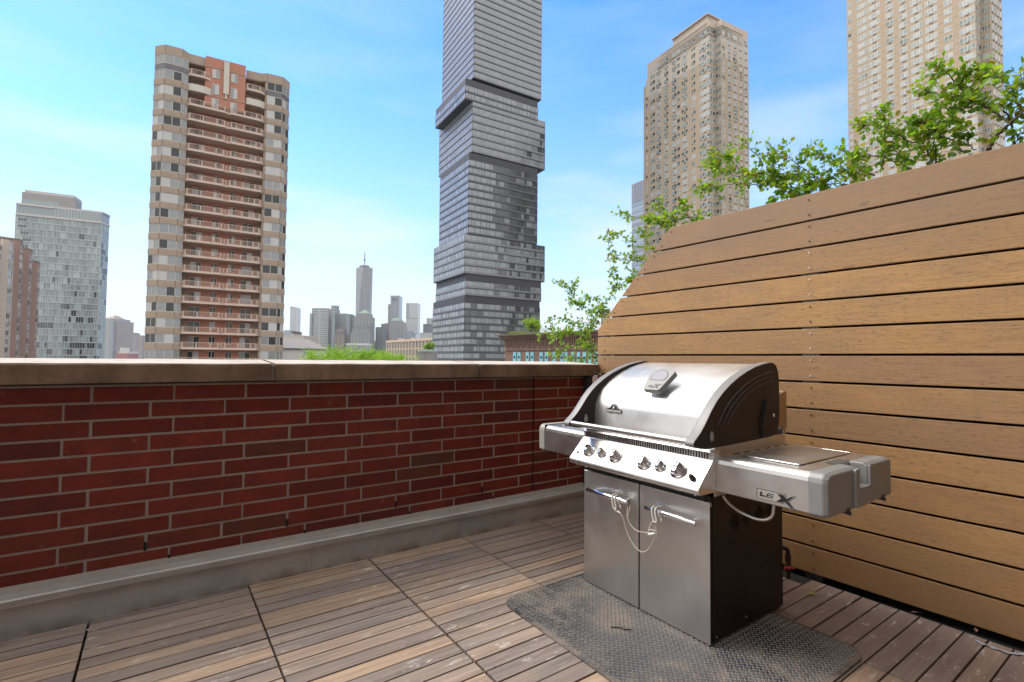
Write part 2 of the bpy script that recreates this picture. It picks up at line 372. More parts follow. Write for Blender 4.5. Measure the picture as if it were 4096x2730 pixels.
# coping stones
for (a, c_) in ((-3.4, -1.02), (-1.0, .482), (.502, 1.742), (1.762, XE + .01)):
    s_ = MB()
    pr = [(2.868, 1.027), (2.868, 1.108), (2.874, 1.115), (3.24, 1.134), (3.245, 1.03)]
    n = 14
    vs = []
    for q in range(n + 1):
        x = a + (c_ - a) * q / n
        for (yy, zz) in pr: vs.append((x, yy + (rnd.uniform(-.0012, .0012) if yy < 3 else 0), zz + rnd.uniform(-.001, .001)))
    fs = []; ms = []
    for q in range(n):
        for r_ in range(5):
            fs.append((q * 5 + r_, q * 5 + (r_ + 1) % 5, q * 5 + 5 + (r_ + 1) % 5, q * 5 + 5 + r_))
    s_.add(vs, fs + [(0, 4, 3, 2, 1), tuple(n * 5 + r_ for r_ in range(5))], 0)
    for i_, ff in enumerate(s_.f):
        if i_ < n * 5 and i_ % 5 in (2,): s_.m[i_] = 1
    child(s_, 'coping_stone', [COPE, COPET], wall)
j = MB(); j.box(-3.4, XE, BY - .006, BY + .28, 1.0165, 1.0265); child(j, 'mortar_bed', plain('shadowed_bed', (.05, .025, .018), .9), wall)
j = MB()
for x in (-1.01, .492, 1.752): j.box(x - .0095, x + .0095, 2.884, 3.23, 1.028, 1.106)
child(j, 'coping_joint', MORTAR, wall)
# sheet-metal base flashing with a folded lip
fl = MB()
prof = [(2.846, -.03), (2.846, .128), (2.834, .131), (2.832, .158), (2.838, .1635), (2.915, .1655), (2.915, .158), (2.858, -.03)]
for (a, c_) in ((-3.4, .70), (.7015, 1.866), (1.8675, XE)):
    n = 10; vs = []
    for q in range(n + 1):
        x = a + (c_ - a) * q / n
        for (yy, zz) in prof: vs.append((x, yy + rnd.uniform(-.0012, .0012) * (zz > 0), zz))
    fs = [(q * 8 + r_, q * 8 + 8 + r_, q * 8 + 8 + (r_ + 1) % 8, q * 8 + (r_ + 1) % 8) for q in range(n) for r_ in range(8)]
    fl.add(vs, fs + [tuple(range(7, -1, -1)), tuple(n * 8 + r_ for r_ in range(8))], 0)
child(fl, 'base_flashing', FLASH, wall)

# ================================================================== timber privacy screen
fen = thing('timber_screen', 'tall golden brown privacy screen of horizontal boards with a slanted top corner behind the grill', 'fence', loc=(FB.x, FB.y, 0))
T = frame((FB.x, FB.y, 0), (FD.x, FD.y, 0), z=(0, 0, 1))       # local x along the screen, y points away from the deck? (checked below)
LEN = 2.42                                                     # from FB to the far end
def s_of(px, py):                                              # where a sight line meets the screen: distance along, height
    dd = ray(px, py); n = Vector((-FD.y, FD.x, 0)); o_ = Vector((FB.x, FB.y, 0)); tt = n.dot(o_ - CAM) / n.dot(dd); p = CAM + dd * tt
    return (Vector((p.x - FB.x, p.y - FB.y)).dot(FD), p.z)
s_top, zt_ = s_of(2679, 911); s_edge, z_edge = s_of(2390, 1322)
PB = .1486; ends = []
def xend(z):
    if z <= z_edge: return s_edge
    return s_edge + (s_top - s_edge) * (z - z_edge) / (zt_ - z_edge)
PLANK = []
bp = MB(); ZT = zt_
for i in range(14):
    zb = .006 + PB * i; zt = zb + PB - .0118
    if i == 13: zt = ZT
    lo_, hi_ = xend(zb), xend(zt)
    poly = [(-2.2, zb), (lo_, zb)]
    if zb < z_edge < zt: poly.append((s_edge, z_edge))
    poly += [(hi_, zt), (-2.2, zt)]
    n = len(poly); y0, y1 = -.003 + rnd.uniform(-.001, .001), -.025
    vs = [(p[0], y0, p[1]) for p in poly] + [(p[0], y1, p[1]) for p in poly]
    bp.add(vs, [tuple(range(n)), tuple(range(2 * n - 1, n - 1, -1))] + [(q, n + q, n + (q + 1) % n, (q + 1) % n) for q in range(n)], 0, T)
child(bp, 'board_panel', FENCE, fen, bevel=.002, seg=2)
GALV = plain('grey_steel', (.16, .165, .17), .5, .6)
for x0, x1, zt in ((s_edge - .08, s_edge - .015, z_edge - .02), (.78, .87, 1.98), (-.75, -.66, 2.0), (-1.9, -1.8, 2.0)):
    p_ = MB(); p_.box(x0, x1, -.09, -.027, -.25, zt, 0, T); child(p_, 'post', GALV, fen)
ln = math.hypot(s_top - s_edge, zt_ - z_edge); p_ = MB(); q_ = .055
a0 = Vector((s_edge - .047, 0, z_edge - .02)); a1 = Vector((s_top - .05, 0, zt_ - .05))
dv = (a1 - a0).normalized(); nv = Vector((dv.z, 0, -dv.x)) * .03
p_.add([a0 + nv + Vector((0, -.027, 0)), a0 - nv + Vector((0, -.027, 0)), a1 - nv + Vector((0, -.027, 0)), a1 + nv + Vector((0, -.027, 0)),
        a0 + nv + Vector((0, -.08, 0)), a0 - nv + Vector((0, -.08, 0)), a1 - nv + Vector((0, -.08, 0)), a1 + nv + Vector((0, -.08, 0))],
       [(0, 1, 2, 3), (4, 7, 6, 5), (0, 4, 5, 1), (1, 5, 6, 2), (2, 6, 7, 3), (3, 7, 4, 0)], 0, T)
child(p_, 'post', GALV, fen)
# corner post against the brickwork
p_ = MB(); p_.box(2.752, 2.80, 2.872, 2.926, .17, 1.012); child(p_, 'post', plain('dark_steel', (.03, .035, .045), .5, .4), fen)
# screws
SCR = plain('screw_steel', (.06, .055, .05), .4, .8); SCW = plain('screw_plug', (.65, .65, .66), .35, .7)
me_ = None
for i in range(14):
    for dz in (.028, PB - .037):
        z = .006 + PB * i + dz
        for sx_ in (xend(z) - .045 if z > z_edge else s_edge - .075, .815):
            pale = (sx_ == .815 and 5 < i < 13)
            mb = MB(); mb.lathe([(.0001, 0), (.0042, 0), (.0042, .0022), (.0015, .0024), (.0015, .001), (.0001, .001)], 10, 0, frame((T @ Vector((sx_, -.004, z))), (0, 0, 1), y=(FD.x, FD.y, 0)) @ Matrix.Identity(4))
            mb.v = [T @ Vector((sx_ + (p[0] * 0), 0, z)) + (v - (T @ Vector((sx_, -.004, z)))) * 1 for v, p in zip(mb.v, mb.v)]
            child(mb, 'screw', SCW if pale and i % 3 else SCR, fen)
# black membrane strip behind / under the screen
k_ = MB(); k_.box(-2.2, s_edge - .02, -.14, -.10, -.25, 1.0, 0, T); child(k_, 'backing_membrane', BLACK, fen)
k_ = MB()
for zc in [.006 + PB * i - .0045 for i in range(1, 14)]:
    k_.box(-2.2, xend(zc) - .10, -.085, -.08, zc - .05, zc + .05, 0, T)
child(k_, 'shadow_baffle', BLACK, fen)  # added black strips that keep the gaps between boards dark

# ================================================================== patterned rubber mat
def m_mat():
    m, t, b = newmat('dusty_rubber')
    n1 = noise_(t, coord(t), 4.2, 6, .62, .4); n2 = noise_(t, coord(t), 45, 4, .6)
    v = coord(t, (1.4, .35, 1)); n3 = noise_(t, v, 7, 4, .6)
    dust = math_(t, 'ADD', math_(t, 'MULTIPLY', n1, .6), math_(t, 'MULTIPLY', n2, .22)); dust = math_(t, 'ADD', dust, math_(t, 'MULTIPLY', n3, .22))
    f_ = rng(t, dust, .48, .60)
    c = mix_(t, math_(t, 'MULTIPLY', f_, .7), (.030, .034, .044), (.24, .195, .155))
    sp = rng(t, noise_(t, coord(t), 260, 2, .5), .74, .78); c = mix_(t, math_(t, 'MULTIPLY', sp, .5), c, (.5, .48, .45))
    setv(t, b.inputs['Base Color'], c); setv(t, b.inputs['Roughness'], rng(t, f_, 0, 1, .40, .8)); b.inputs['Specular IOR Level'].default_value = .5
    bump_(t, b, n2, .15, .002); return m
MAT = m_mat(); RIB = plain('rubber_tread', (.25, .24, .235), .38, var=.3, scale=12); RIB2 = plain('rubber_tread_well', (.05, .05, .055), .5, var=.3, scale=12)
X0, X1, Y0, Y1, RC = 1.352, 2.325, .835, 2.005, .085
def rrect(x0, x1, y0, y1, r, n=8):
    o = []
    for cx_, cy_, a in ((x1 - r, y1 - r, 0), (x0 + r, y1 - r, 90), (x0 + r, y0 + r, 180), (x1 - r, y0 + r, 270)):
        for q in range(n + 1): t_ = radians(a + 90 * q / n); o.append((cx_ + r * cos(t_), cy_ + r * sin(t_)))
    return o
mt = MB(); mt.prism(rrect(X0, X1, Y0, Y1, RC), .0015, .0065)
ca, sa = cos(radians(45)), sin(radians(45)); C_ = .0172; lens = []
for i in range(-60, 140):
    for j in range(-90, 90):
        u_, v_ = i * C_, j * C_
        x = X0 + (u_ * ca - v_ * sa); y = Y0 + (u_ * sa + v_ * ca)
        if not (X0 + .014 < x < X1 - .014 and Y0 + .014 < y < Y1 - .014): continue
        dx = max(0, X0 + RC - x, x - (X1 - RC)); dy = max(0, Y0 + RC - y, y - (Y1 - RC))
        if dx > 0 and dy > 0 and math.hypot(dx, dy) > RC - .014: continue
        a_ = radians(45 if (i + j) % 2 else 135); l_, w_, h_ = .0108, .0034, .0022
        c, s = cos(a_), sin(a_); pts = []
        for k, (p, q) in enumerate(((l_, 0), (l_ * .5, w_ * .8), (0, w_), (-l_ * .5, w_ * .8), (-l_, 0), (-l_ * .5, -w_ * .8), (0, -w_), (l_ * .5, -w_ * .8))):
            pts.append((x + p * c - q * s, y + p * s + q * c, .0066))
        pts += [(x + (q_[0] - x) * .66, y + (q_[1] - y) * .60, .0066 + h_) for q_ in pts[:8]]
        pts += [(x + l_ * .3 * c, y + l_ * .3 * s, .0066 + h_ * .55), (x - l_ * .3 * c, y - l_ * .3 * s, .0066 + h_ * .55)]
        mt.add(pts, [(k, (k + 1) % 8, 8 + (k + 1) % 8, 8 + k) for k in range(8)] + [(8, 9, 16), (9, 10, 11, 17, 16), (11, 12, 17), (12, 13, 17), (13, 14, 15, 16, 17), (15, 8, 16)], [1] * 8 + [2] * 6, None, False)
mo = mt.build('rubber_mat', [MAT, RIB, RIB2]); tag(mo, 'grey rubber mat with raised diamond plate pattern lying under the grill', 'mat')
# ================================================================== gas grill
STF = m_steel('brushed_steel_front', (.56, .545, .53), .30, 'y')
STZ = m_steel('brushed_steel_door', (.60, .59, .585), .36, 'z')
LIDM = m_steel('brushed_steel_lid', (.80, .795, .78), .34, 'z', .03)
PAN = m_steel('brushed_steel_panel', (.78, .77, .75), .27, 'y', .03)
SHM = m_steel('brushed_steel_shelf', (.60, .59, .58), .33, 'x', .03)
CHR = m_steel('chrome', (.80, .80, .82), .06, 'y', .01, 1.0, .04)
GCAP = plain('grey_lid_casting', (.235, .23, .23), .5, .25, var=.05, bump=.1, bscale=400)
SCAP = plain('shelf_end_casting', (.25, .255, .255), .5, .3, var=.16, scale=22, bump=.15, bscale=500)
SIDE = plain('dark_brown_enamel', (.028, .022, .021), .42, .5, var=.12, scale=4)
BLK = plain('black_plastic', (.02, .02, .022), .4); WHT = plain('white_plastic', (.72, .71, .67), .4)
INK = plain('black_ink', (.008, .01, .014), .45)
G = thing('gas_grill', 'stainless steel gas grill with closed curved hood and two side shelves on a rubber mat', 'grill', loc=(1.85, 1.57, 0))
def part(mb, name, mats, root=None, **k):
    o = mb.build(name, mats, None, **k); r = root or G; o.parent = r
    bpy.context.view_layer.update(); o.matrix_parent_inverse = r.matrix_world.inverted(); return o
YL, YR = 1.938, 1.208
# cabinet shell
c = MB(); c.box(1.8485, 2.42, YR + .006, YR + .020, .012, .60); c.box(1.8485, 2.42, YL - .020, YL - .006, .012, .60)
c.box(2.40, 2.415, YR + .02, YL - .02, .012, .60); c.box(1.86, 2.40, YR + .02, YL - .02, .012, .03)
cab = part(c, 'cabinet', SIDE, bevel=.003)
c = MB(); c.box(1.852, 1.90, YR + .021, YL - .021, .03, .60); part(c, 'cabinet_interior', BLK)
c = MB(); c.box(1.90, 2.39, YR + .018, YL - .018, .60, .80); c.box(1.846, 1.90, YR + .03, YL - .03, .58, .62); part(c, 'firebox', BLK)
c = MB(); c.box(1.86, 2.41, YR + .03, YL - .03, .0072, .0115); part(c, 'plinth', BLK)
# slots stamped in the side sheet
c = MB()
def slot(cx_, cz_, ln_, ang, hw=.0075):
    a = radians(ang); dx, dz = cos(a), sin(a); o_ = []
    for e_, st_ in ((1, -90), (-1, 90)):
        for q in range(5):
            t_ = radians(st_ + 45 * q); o_.append((cx_ + dx * (e_ * ln_ / 2) + hw * (cos(t_) * dx - sin(t_) * dz), cz_ + dz * (e_ * ln_ / 2) + hw * (cos(t_) * dz + sin(t_) * dx)))
    c.exy(o_, YR + .0045, YR + .0075)
for (ax, ay, bx_, by_, sx_, sy_) in ((610, 683, 675, 545, 24.5, 29), (792, 630, 848, 712, 23.5, -45), (960, 570, 1015, 437, 22, 26), (1115, 512, 1168, 597, 22, -38)):
    for q in range(4):
        e0_, e1_ = [ony(2750 + (u_ + sx_ * q) / 3.484, 1900 + (v_ + sy_ * q) / 3.484, YR) for u_, v_ in ((ax, ay), (bx_, by_))]
        m_ = (e0_ + e1_) / 2; slot(m_.x, m_.z, (e1_ - e0_).length - .004, math.degrees(math.atan2(e1_.z - e0_.z, e1_.x - e0_.x)), .0058)
slot(1.985, .388, .010, 90, .005); slot(2.010, .392, .010, 90, .005); slot(2.27, .245, .002, 90, .004)
part(c, 'vent_grille', BLACK, cab)
c = MB()
for (x, z) in ((2.10, .05), (1.88, .03)): c.tube([(x, YR + .001, z), (x, YR + .008, z)], .005, 8)
part(c, 'bolt', CHR, cab)
# doors
def bar_handle(y0, y1, z, root):
    h = MB(); x = 1.792
    h.tube([(x, y0, z), (x, y0 + .003, z), (x, y1 - .003, z), (x, y1, z)], [.0105, .0125, .0125, .0105], 20)
    for y in (y0 + .03, y1 - .03): h.tube([(x, y, z), (1.836, y, z)], .006, 10)
    part(h, 'handle', CHR, root)
for (a, b_, hy) in ((1.5765, YL, (1.604, 1.872)), (YR, 1.5690, (1.241, 1.502))):
    dd = MB(); dd.box(1.832, 1.8465, a, b_, .0125, .577); dr = part(dd, 'door', STZ, bevel=.0025, seg=3)
    bar_handle(hy[0], hy[1], .4935, dr)
c = MB(); c.box(1.8335, 1.8475, YR - .0005, YR + .003, .02, .56); c.box(1.8475, 1.856, YR + .001, YR + .006, .0125, .60); part(c, 'door_edge_gasket', BLACK)
# control panel
pr = [(1.868, .618), (1.752, .620), (1.7435, .623), (1.7385, .630), (1.738, .640), (1.7405, .648), (1.8335, .7415), (1.8375, .7445), (1.8395, .749), (1.8415, .779), (1.844, .7835), (1.850, .7855), (1.885, .785), (1.885, .7), (1.868, .69)]
c = MB(); c.exy(pr, 1.196, 1.950); cp = part(c, 'control_panel', PAN, bevel=.0015)
c = MB(); n = 56
for q in range(n):
    y = 1.928 - (1.928 - 1.222) * q / (n - 1); o_ = []
    for (yy, zz) in [(.0022 * cos(radians(t_)), .0125 * (1 if t_ < 180 else -1) * .72 + .0035 * sin(radians(t_))) for t_ in range(0, 360, 45)]: o_.append((y + yy, .7635 + zz))
    vs = [(1.8385 + (p[1] - .749) * .05 + .0003 - .0018, p[0], p[1]) for p in o_] + [(1.8465, p[0], p[1]) for p in o_]
    c.add(vs, [tuple(range(8))] + [(i, i + 8, (i + 1) % 8 + 8, (i + 1) % 8) for i in range(8)])
part(c, 'vent_grille', BLACK, cp)
nx = Vector((-.7103, 0, .7039)); ny = Vector((0, -1, 0)); nz_up = nx.cross(ny) * -1
def on_slant(y, z, off=0):
    t_ = (z - .648) / (.7415 - .648); return Vector((1.7405 + (1.8335 - 1.7405) * t_, y, z)) + nx * off
def knob(y, z, r, turn):
    k = MB(); T_ = frame(on_slant(y, z, .0005), (0, -1, 0), z=nx)
    k.lathe([(r * 1.02, 0), (r * 1.02, .004), (r * .95, .007), (r * .82, .008), (r * .82, .013), (r * .78, .0145)], 36, 0, T_)
    # faceted grip
    R_ = T_ @ Matrix.Rotation(radians(turn), 4, 'Z'); a = r * .80; hw = r * .30; h = r * .62 + .016
    ring = [(a * cos(radians(t)), a * sin(radians(t)), .014) for t in range(0, 360, 15)]
    top = []
    for t in range(0, 360, 15):
        x, y_ = a * .92 * cos(radians(t)), a * .92 * sin(radians(t))
        zz = h - .004 * (abs(x) / a); 
        if abs(y_) > hw: zz = .014 + (h - .014) * max(.10, 1 - (abs(y_) - hw) / (a - hw) * 1.25)
        top.append((x, y_, zz))
    m_ = len(ring); ridge = [(-a * .86, -hw, h - .004), (-a * .86, hw, h - .004), (a * .86, hw, h - .004), (a * .86, -hw, h - .004)]
    gx = MB()
    # grip as a loft of slices across x
    sl_ = []; N_ = 9
    for q in range(N_):
        x = a * (-.98 + 1.96 * q / (N_ - 1)); hh = math.sqrt(max(0, a * a - x * x)); hw2 = min(hw, hh * .98 + .0006); hz_ = h - (.0035 if q in (0, N_ - 1) else 0) - .005 * (x / a) ** 2
        zl = .0145 + (hz_ - .0145) * .16
        sl_.append([(x, -hh - .0004, .0138), (x, -hh - .0004, zl), (x, -hw2, hz_), (x, hw2, hz_), (x, hh + .0004, zl), (x, hh + .0004, .0138)])
    vs = [p for s_ in sl_ for p in s_]; fs = [(q * 6 + i, q * 6 + 6 + i, q * 6 + 7 + i, q * 6 + 1 + i) for q in range(N_ - 1) for i in range(5)] + [(0, 1, 2, 3, 4, 5), tuple((N_ - 1) * 6 + i for i in range(6))]
    k.add(vs, fs, 0, R_)
    k.box(-a * .1, a * .75, -.0008, .0008, h - .003, h - .0008 + .0008, 1, R_)
    part(k, 'knob', [CHR, INK], cp)
for (y, z, r, tn) in ((1.8479, .6905, .0315, 92), (1.7597, .692, .0235, 85), (1.6705, .691, .0335, 94), (1.4962, .689, .0335, 90), (1.4097, .691, .0265, 82), (1.3177, .6905, .0375, 86)): knob(y, z, r, tn)
k = MB(); T_ = frame(on_slant(1.2402, .6757, .0003), (0, -1, 0), z=nx)
k.lathe([(.0125, 0), (.0125, .005), (.010, .007), (.0095, .016), (.0105, .0165), (.0095, .019), (.0065, .020), (.0062, .027), (.005, .0285)], 20, 0, T_); part(k, 'igniter_button', BLK, cp)
k = MB(); T_ = frame(on_slant(1.9175, .6757, .0003), (0, -1, 0), z=nx); k.lathe([(.0085, 0), (.0085, .0025), (.0068, .0035), (.006, .0022)], 20, 0, T_); part(k, 'light_button', BLK, cp)
k = MB(); k.tube([(1.765, YL - .02, .6185), (1.765, YL - .02, .613)], .005, 8); k.tube([(1.80, YL - .05, .618), (1.80, YL - .05, .605)], .012, 12); k.tube([(1.765, YR + .02, .6185), (1.765, YR + .02, .613)], .005, 8); part(k, 'bolt', CHR, cp)
# upper body: side walls, trough, back
c = MB()
for (a, b_) in ((1.1985, 1.2025), (1.9435, 1.9475)):
    o_ = [(1.853, .60), (1.853, .785), (1.858, .797), (1.868, .8045), (1.885, .807), (2.425, .812), (2.425, .60)]
    c.exy(o_, a, b_)
c.box(1.886, 2.42, 1.2025, 1.9435, .785, .792); c.box(2.412, 2.425, 1.2025, 1.9435, .60, .835); part(c, 'upper_body', SHM, bevel=.0012)
c = MB(); c.box(2.428, 2.452, 1.21, 1.935, .805, 1.01); c.exy([(2.3565, .84), (2.3565, .99), (2.452, 1.012), (2.455, .84)], 1.205, 1.217); part(c, 'rear_heat_shield', m_steel('smoked_steel', (.42, .33, .24), .36, 'z'), bevel=.002)
# hood
outer = [(1.708, .8135), (1.700, .822), (1.703, .834), (1.722, .848), (1.748, .868), (1.775, .895), (1.800, .924), (1.826, .955), (1.862, .990), (1.905, 1.022), (1.960, 1.055), (2.020, 1.083), (2.085, 1.107), (2.150, 1.126), (2.215, 1.139), (2.275, 1.1465), (2.305, 1.145), (2.330, 1.132), (2.345, 1.108), (2.3525, 1.07), (2.355, 1.0), (2.3545, .90), (2.348, .860), (2.333, .832), (2.308, .815), (2.275, .809), (1.95, .800), (1.80, .799), (1.745, .803)]
sheet = [(1.877, .803), (1.8845, .905), (1.8865, .918), (1.891, .932), (1.905, .962), (1.930, .996), (1.975, 1.032), (2.03, 1.063), (2.09, 1.090), (2.155, 1.112), (2.22, 1.128), (2.28, 1.1375), (2.31, 1.134), (2.332, 1.118), (2.343, 1.09), (2.347, 1.05), (2.347, .812)]
hood = MB(); n = len(sheet)
vs = [(p[0], 1.225, p[1]) for p in sheet] + [(p[0], 1.92, p[1]) for p in sheet]
hood.add(vs, [(i, i + 1, n + i + 1, n + i) for i in range(n - 1)], 0, None, True)
hd = part(hood, 'hood', LIDM)
for (a, b_) in ((1.188, 1.2345), (1.9115, 1.958)):
    c = MB(); c.exy(outer, a, b_); oc = part(c, 'hood_end_cap', [GCAP, SIDE], hd, bevel=.0055, seg=3)
    for p in oc.data.polygons:
        if abs(p.normal.y) > .9: p.material_index = 1
        elif abs(p.normal.y) < .3: p.use_smooth = True
# relief arcs, damper slot and screw covers on the caps
c = MB()
for k_, (sc_, st_) in enumerate(((.86, 0), (.80, 0), (.74, 0))):
    cx_, cz_ = 2.33, .83; pts = []
    for t in range(0, 13):
        i0 = 5 + t * 10.5 / 12; ii = int(i0); fr = i0 - ii; p = Vector(outer[ii]).lerp(Vector(outer[ii + 1]), fr); q = Vector((cx_, cz_)).lerp(p, sc_); pts.append((q.x, 1.1875, q.y))
    c.tube(pts, [.0008] + [.0045] * 11 + [.003], 6)
part(c, 'relief_groove', plain('groove_enamel', (.045, .035, .03), .5), hd)
c = MB(); pts = [(2.185 + .045 * ((t / 10) ** 2) * .9, 1.1872, .815 + .165 * t / 10) for t in range(11)]; c.tube(pts, [.0065] + [.0105] * 9 + [.008], 8); part(c, 'rotisserie_slot', BLACK, hd)
for (x, z, y, sg) in ((1.818, .8455, 1.187, -1), (1.818, .8455, 1.9110, -1)):
    o_ = []; c = MB()
    for q in range(16):
        t_ = 2 * pi * q / 16; rr = .0125; o_.append((x + rr * cos(t_) * (1 - .35 * max(0, sin(t_))), z + .017 * sin(t_) + (.006 if sin(t_) > .7 else 0)))
    c.exy(o_, y - .0015, y + .002)
    part(c, 'screw_cover', plain('grey_plug', (.30, .30, .31), .45), hd, bevel=.001)
c = MB(); c.lathe([(.008, 0), (.008, .003), (.0, .004)], 12, 0, frame((2.300, 1.1885, .905), (1, 0, 0), z=(0, -1, 0))); part(c, 'bolt', CHR, hd)
c = MB(); hy = [1.2345 + (1.9115 - 1.2345) * t / 10 for t in range(11)]; c.tube([(1.722, y, .829) for y in hy], .0125, 24); part(c, 'handle', STF, hd)
# hood thermometer badge
TT = frame((1.955, 1.545, 1.050 + .0), (0, -1, 0), z=(-.68, 0, .733))
TT = frame((1.9462, 1.5465, 1.0455), (0, -1, 0), z=(-.68, 0, .733))
poly = [(-.048, -.064), (-.040, -.068), (.038, -.068), (.048, -.060), (.070, .052), (.066, .062), (-.063, .066), (-.068, .058)]
c = MB(); c.prism(poly, -.006, .020, 0, TT); tb = part(c, 'thermometer_badge', [plain('cast_grey', (.24, .24, .235), .5, .5, var=.1, scale=40)], hd, bevel=.003, seg=2)
dial = [(.042 * cos(radians(t)), .018 + .042 * sin(radians(t))) for t in range(-30, 211, 15)]
c = MB(); c.prism([(p[0] * 1.08, .018 + (p[1] - .018) * 1.08) for p in dial], .0195, .0206, 1, TT); c.prism(dial, .0200, .0212, 0, TT)
text_mesh(c, 'LE', .016, TT @ Matrix.Translation((-.016, -.045, .0205)), 2, .0006, .0006, .3, 1.3); text_mesh(c, 'X', .034, TT @ Matrix.Translation((.016, -.044, .0205)), 2, .0006, .002, .2, 1.3)
o = part(c, 'thermometer_dial', [plain('dial_glass', (.34, .34, .38), .15), BLK, plain('dark_letter', (.07, .075, .10), .5)], hd)
# maker's plate on the hood
TN = frame((1.8825, 1.776, .905), (0, -1, 0), z=(-1, 0, .03))
def plate(sc_):
    o_ = []
    for (cx_, cy_, r_, a0, a1) in ((.034, -.010, .012, -90, 90), (.012, .004, .016, 10, 170)):
        pass
    pts = [(-.038, -.021), (.038, -.021)] + [(.038 + .011 * cos(radians(t)), -.010 + .011 * sin(radians(t))) for t in range(-90, 91, 30)] + [(.026, .002)] + [(.0175 * cos(radians(t)), .006 + .0165 * sin(radians(t))) for t in range(20, 161, 20)] + [(-.026, .002)] + [(-.038 + .011 * cos(radians(t)), -.010 + .011 * sin(radians(t))) for t in range(90, 271, 30)]
    return [(p[0] * sc_, -.003 + (p[1] + .003) * sc_) for p in pts]
c = MB(); c.prism(plate(1.09), -.001, .0028, 2, TN); c.prism(plate(1.0), .0, .0036, 1, TN); c.prism(plate(.94), .0, .0042, 0, TN)
text_mesh(c, 'NAPOLEON', .0165, TN @ Matrix.Translation((0, -.0115, .0045)), 1, .0006, .0003)
fl_ = [(0, .019), (.0035, .012), (.006, .007), (.005, .001), (.0015, -.001), (.001, .004), (-.001, .008), (-.002, .003), (-.0035, -.001), (-.006, .002), (-.0055, .008), (-.002, .012)]
c.prism([(p[0], p[1] - .0) for p in fl_], .0042, .0048, 1, TN)
part(c, 'maker_plate', [INK, WHT, BLK], hd)
# side shelves
def shelf(y0, y1, name, sgn):
    """y0 = grill side, y1 = outer end of the stainless part"""
    lo_, hi_ = min(y0, y1), max(y0, y1)
    pr = [(1.862, .622), (1.858, .626), (1.858, .735), (1.861, .750), (1.868, .760), (1.880, .7655), (2.418, .7675), (2.418, .622)]
    c = MB(); c.exy(pr, lo_, hi_); s_ = part(c, name, SHM, bevel=.0015, seg=2)
    e0, e1 = y1, y1 + sgn * .060
    pc = [(1.868, .616), (1.854, .626), (1.852, .735), (1.856, .753), (1.868, .766), (1.885, .7695), (2.40, .7705), (2.418, .765), (2.424, .75), (2.424, .626), (2.415, .616)]
    return s_, e0, e1, pc
sr, e0, e1, pc = shelf(1.196, .842, 'side_shelf', -1)
def chamf(prof, t, yb, z0=.69):      # the casting shrinks slightly towards its outer face
    cx_, cz_ = 2.138, .692
    return [(cx_ + (p[0] - cx_) * t, yb, cz_ + (p[1] - cz_) * t) for p in prof]
def casting(prof, ya, yb, cup):
    c = MB(); n = len(prof); rings = [chamf(prof, 1, ya), chamf(prof, 1, ya + (yb - ya) * .72), chamf(prof, .985, yb)]
    vs = [p for r_ in rings for p in r_]; fs = [(q * n + i, q * n + (i + 1) % n, (q + 1) * n + (i + 1) % n, (q + 1) * n + i) for q in range(2) for i in range(n)]
    c.add(vs, fs + [tuple(range(n)), tuple(2 * n + i for i in range(n))]); return c
# right casting with the notch for a condiment hook: three solid pieces around a U-shaped opening
ya, yb = .842, .780; NX0, NX1 = 2.095, 2.185
c = MB()
left_ = [p for p in pc if p[0] < 2.0] + [(NX0, .770), (NX0, .616)]
order = [(1.868, .616), (1.854, .626), (1.852, .735), (1.856, .753), (1.868, .766), (1.885, .7695), (NX0, .7702), (NX0, .616)]
right_ = [(NX1, .616), (NX1, .7704), (2.40, .7705), (2.418, .765), (2.424, .75), (2.424, .626), (2.415, .616)]
for pf in (order, right_):
    n = len(pf); rings = [chamf(pf, 1, ya), chamf(pf, 1, ya + (yb - ya) * .75)]
    last = [((p[0] + (.010 if p[0] < 1.9 else 0) - (.010 if p[0] > 2.40 else 0)), yb, p[1] + (.008 if p[1] < .63 else (-.008 if p[1] > .765 else 0))) for p in pf]
    rings.append(last); vs = [p for r_ in rings for p in r_]
    c.add(vs, [(q * n + i, q * n + (i + 1) % n, (q + 1) * n + (i + 1) % n, (q + 1) * n + i) for q in range(2) for i in range(n)] + [tuple(range(n)), tuple(2 * n + i for i in range(n))])
c.box(NX0 + .0005, NX1 - .0005, yb + .004, ya, .616, .6945)
c.exy([(NX0 - .035, .625), (NX0 - .035, .762), (NX0 - .002, .766), (NX0 - .002, .625)], yb - .010, yb + .002); c.exy([(NX1 + .002, .625), (NX1 + .002, .766), (NX1 + .012, .764), (NX1 + .012, .625)], yb - .010, yb + .002)
c.exy([(NX0 - .002, .625), (NX0 - .002, .694), (NX1 + .002, .694), (NX1 + .002, .625)], yb - .010, yb + .004)
rc_ = part(c, 'shelf_end_cap', SCAP, sr, bevel=.004, seg=3)
c = MB(); c.box(1.998, 2.028, yb - .002, yb + .012, .6145, .632); c.box(2.318, 2.344, yb - .002, yb + .012, .6145, .634); c.tube([(2.012, yb - .004, .622), (2.012, yb - .004, .610)], .007, 8); c.tube([(2.33, yb - .004, .622), (2.33, yb - .004, .612)], .006, 8)
part(c, 'tool_hook', BLK, sr)
c = MB(); cupx = (NX0 - .01, NX1 + .06)
c.prism([(NX0 - .004, ya + .003), (NX1 + .030, ya + .003), (NX1 + .034, ya + .035), (NX1 + .02, ya + .045), (NX0 + .0, ya + .045), (NX0 - .016, ya + .03)], .7672, .7679); part(c, 'cup_recess', plain('recess_shadow', (.08, .08, .08), .6), sr)
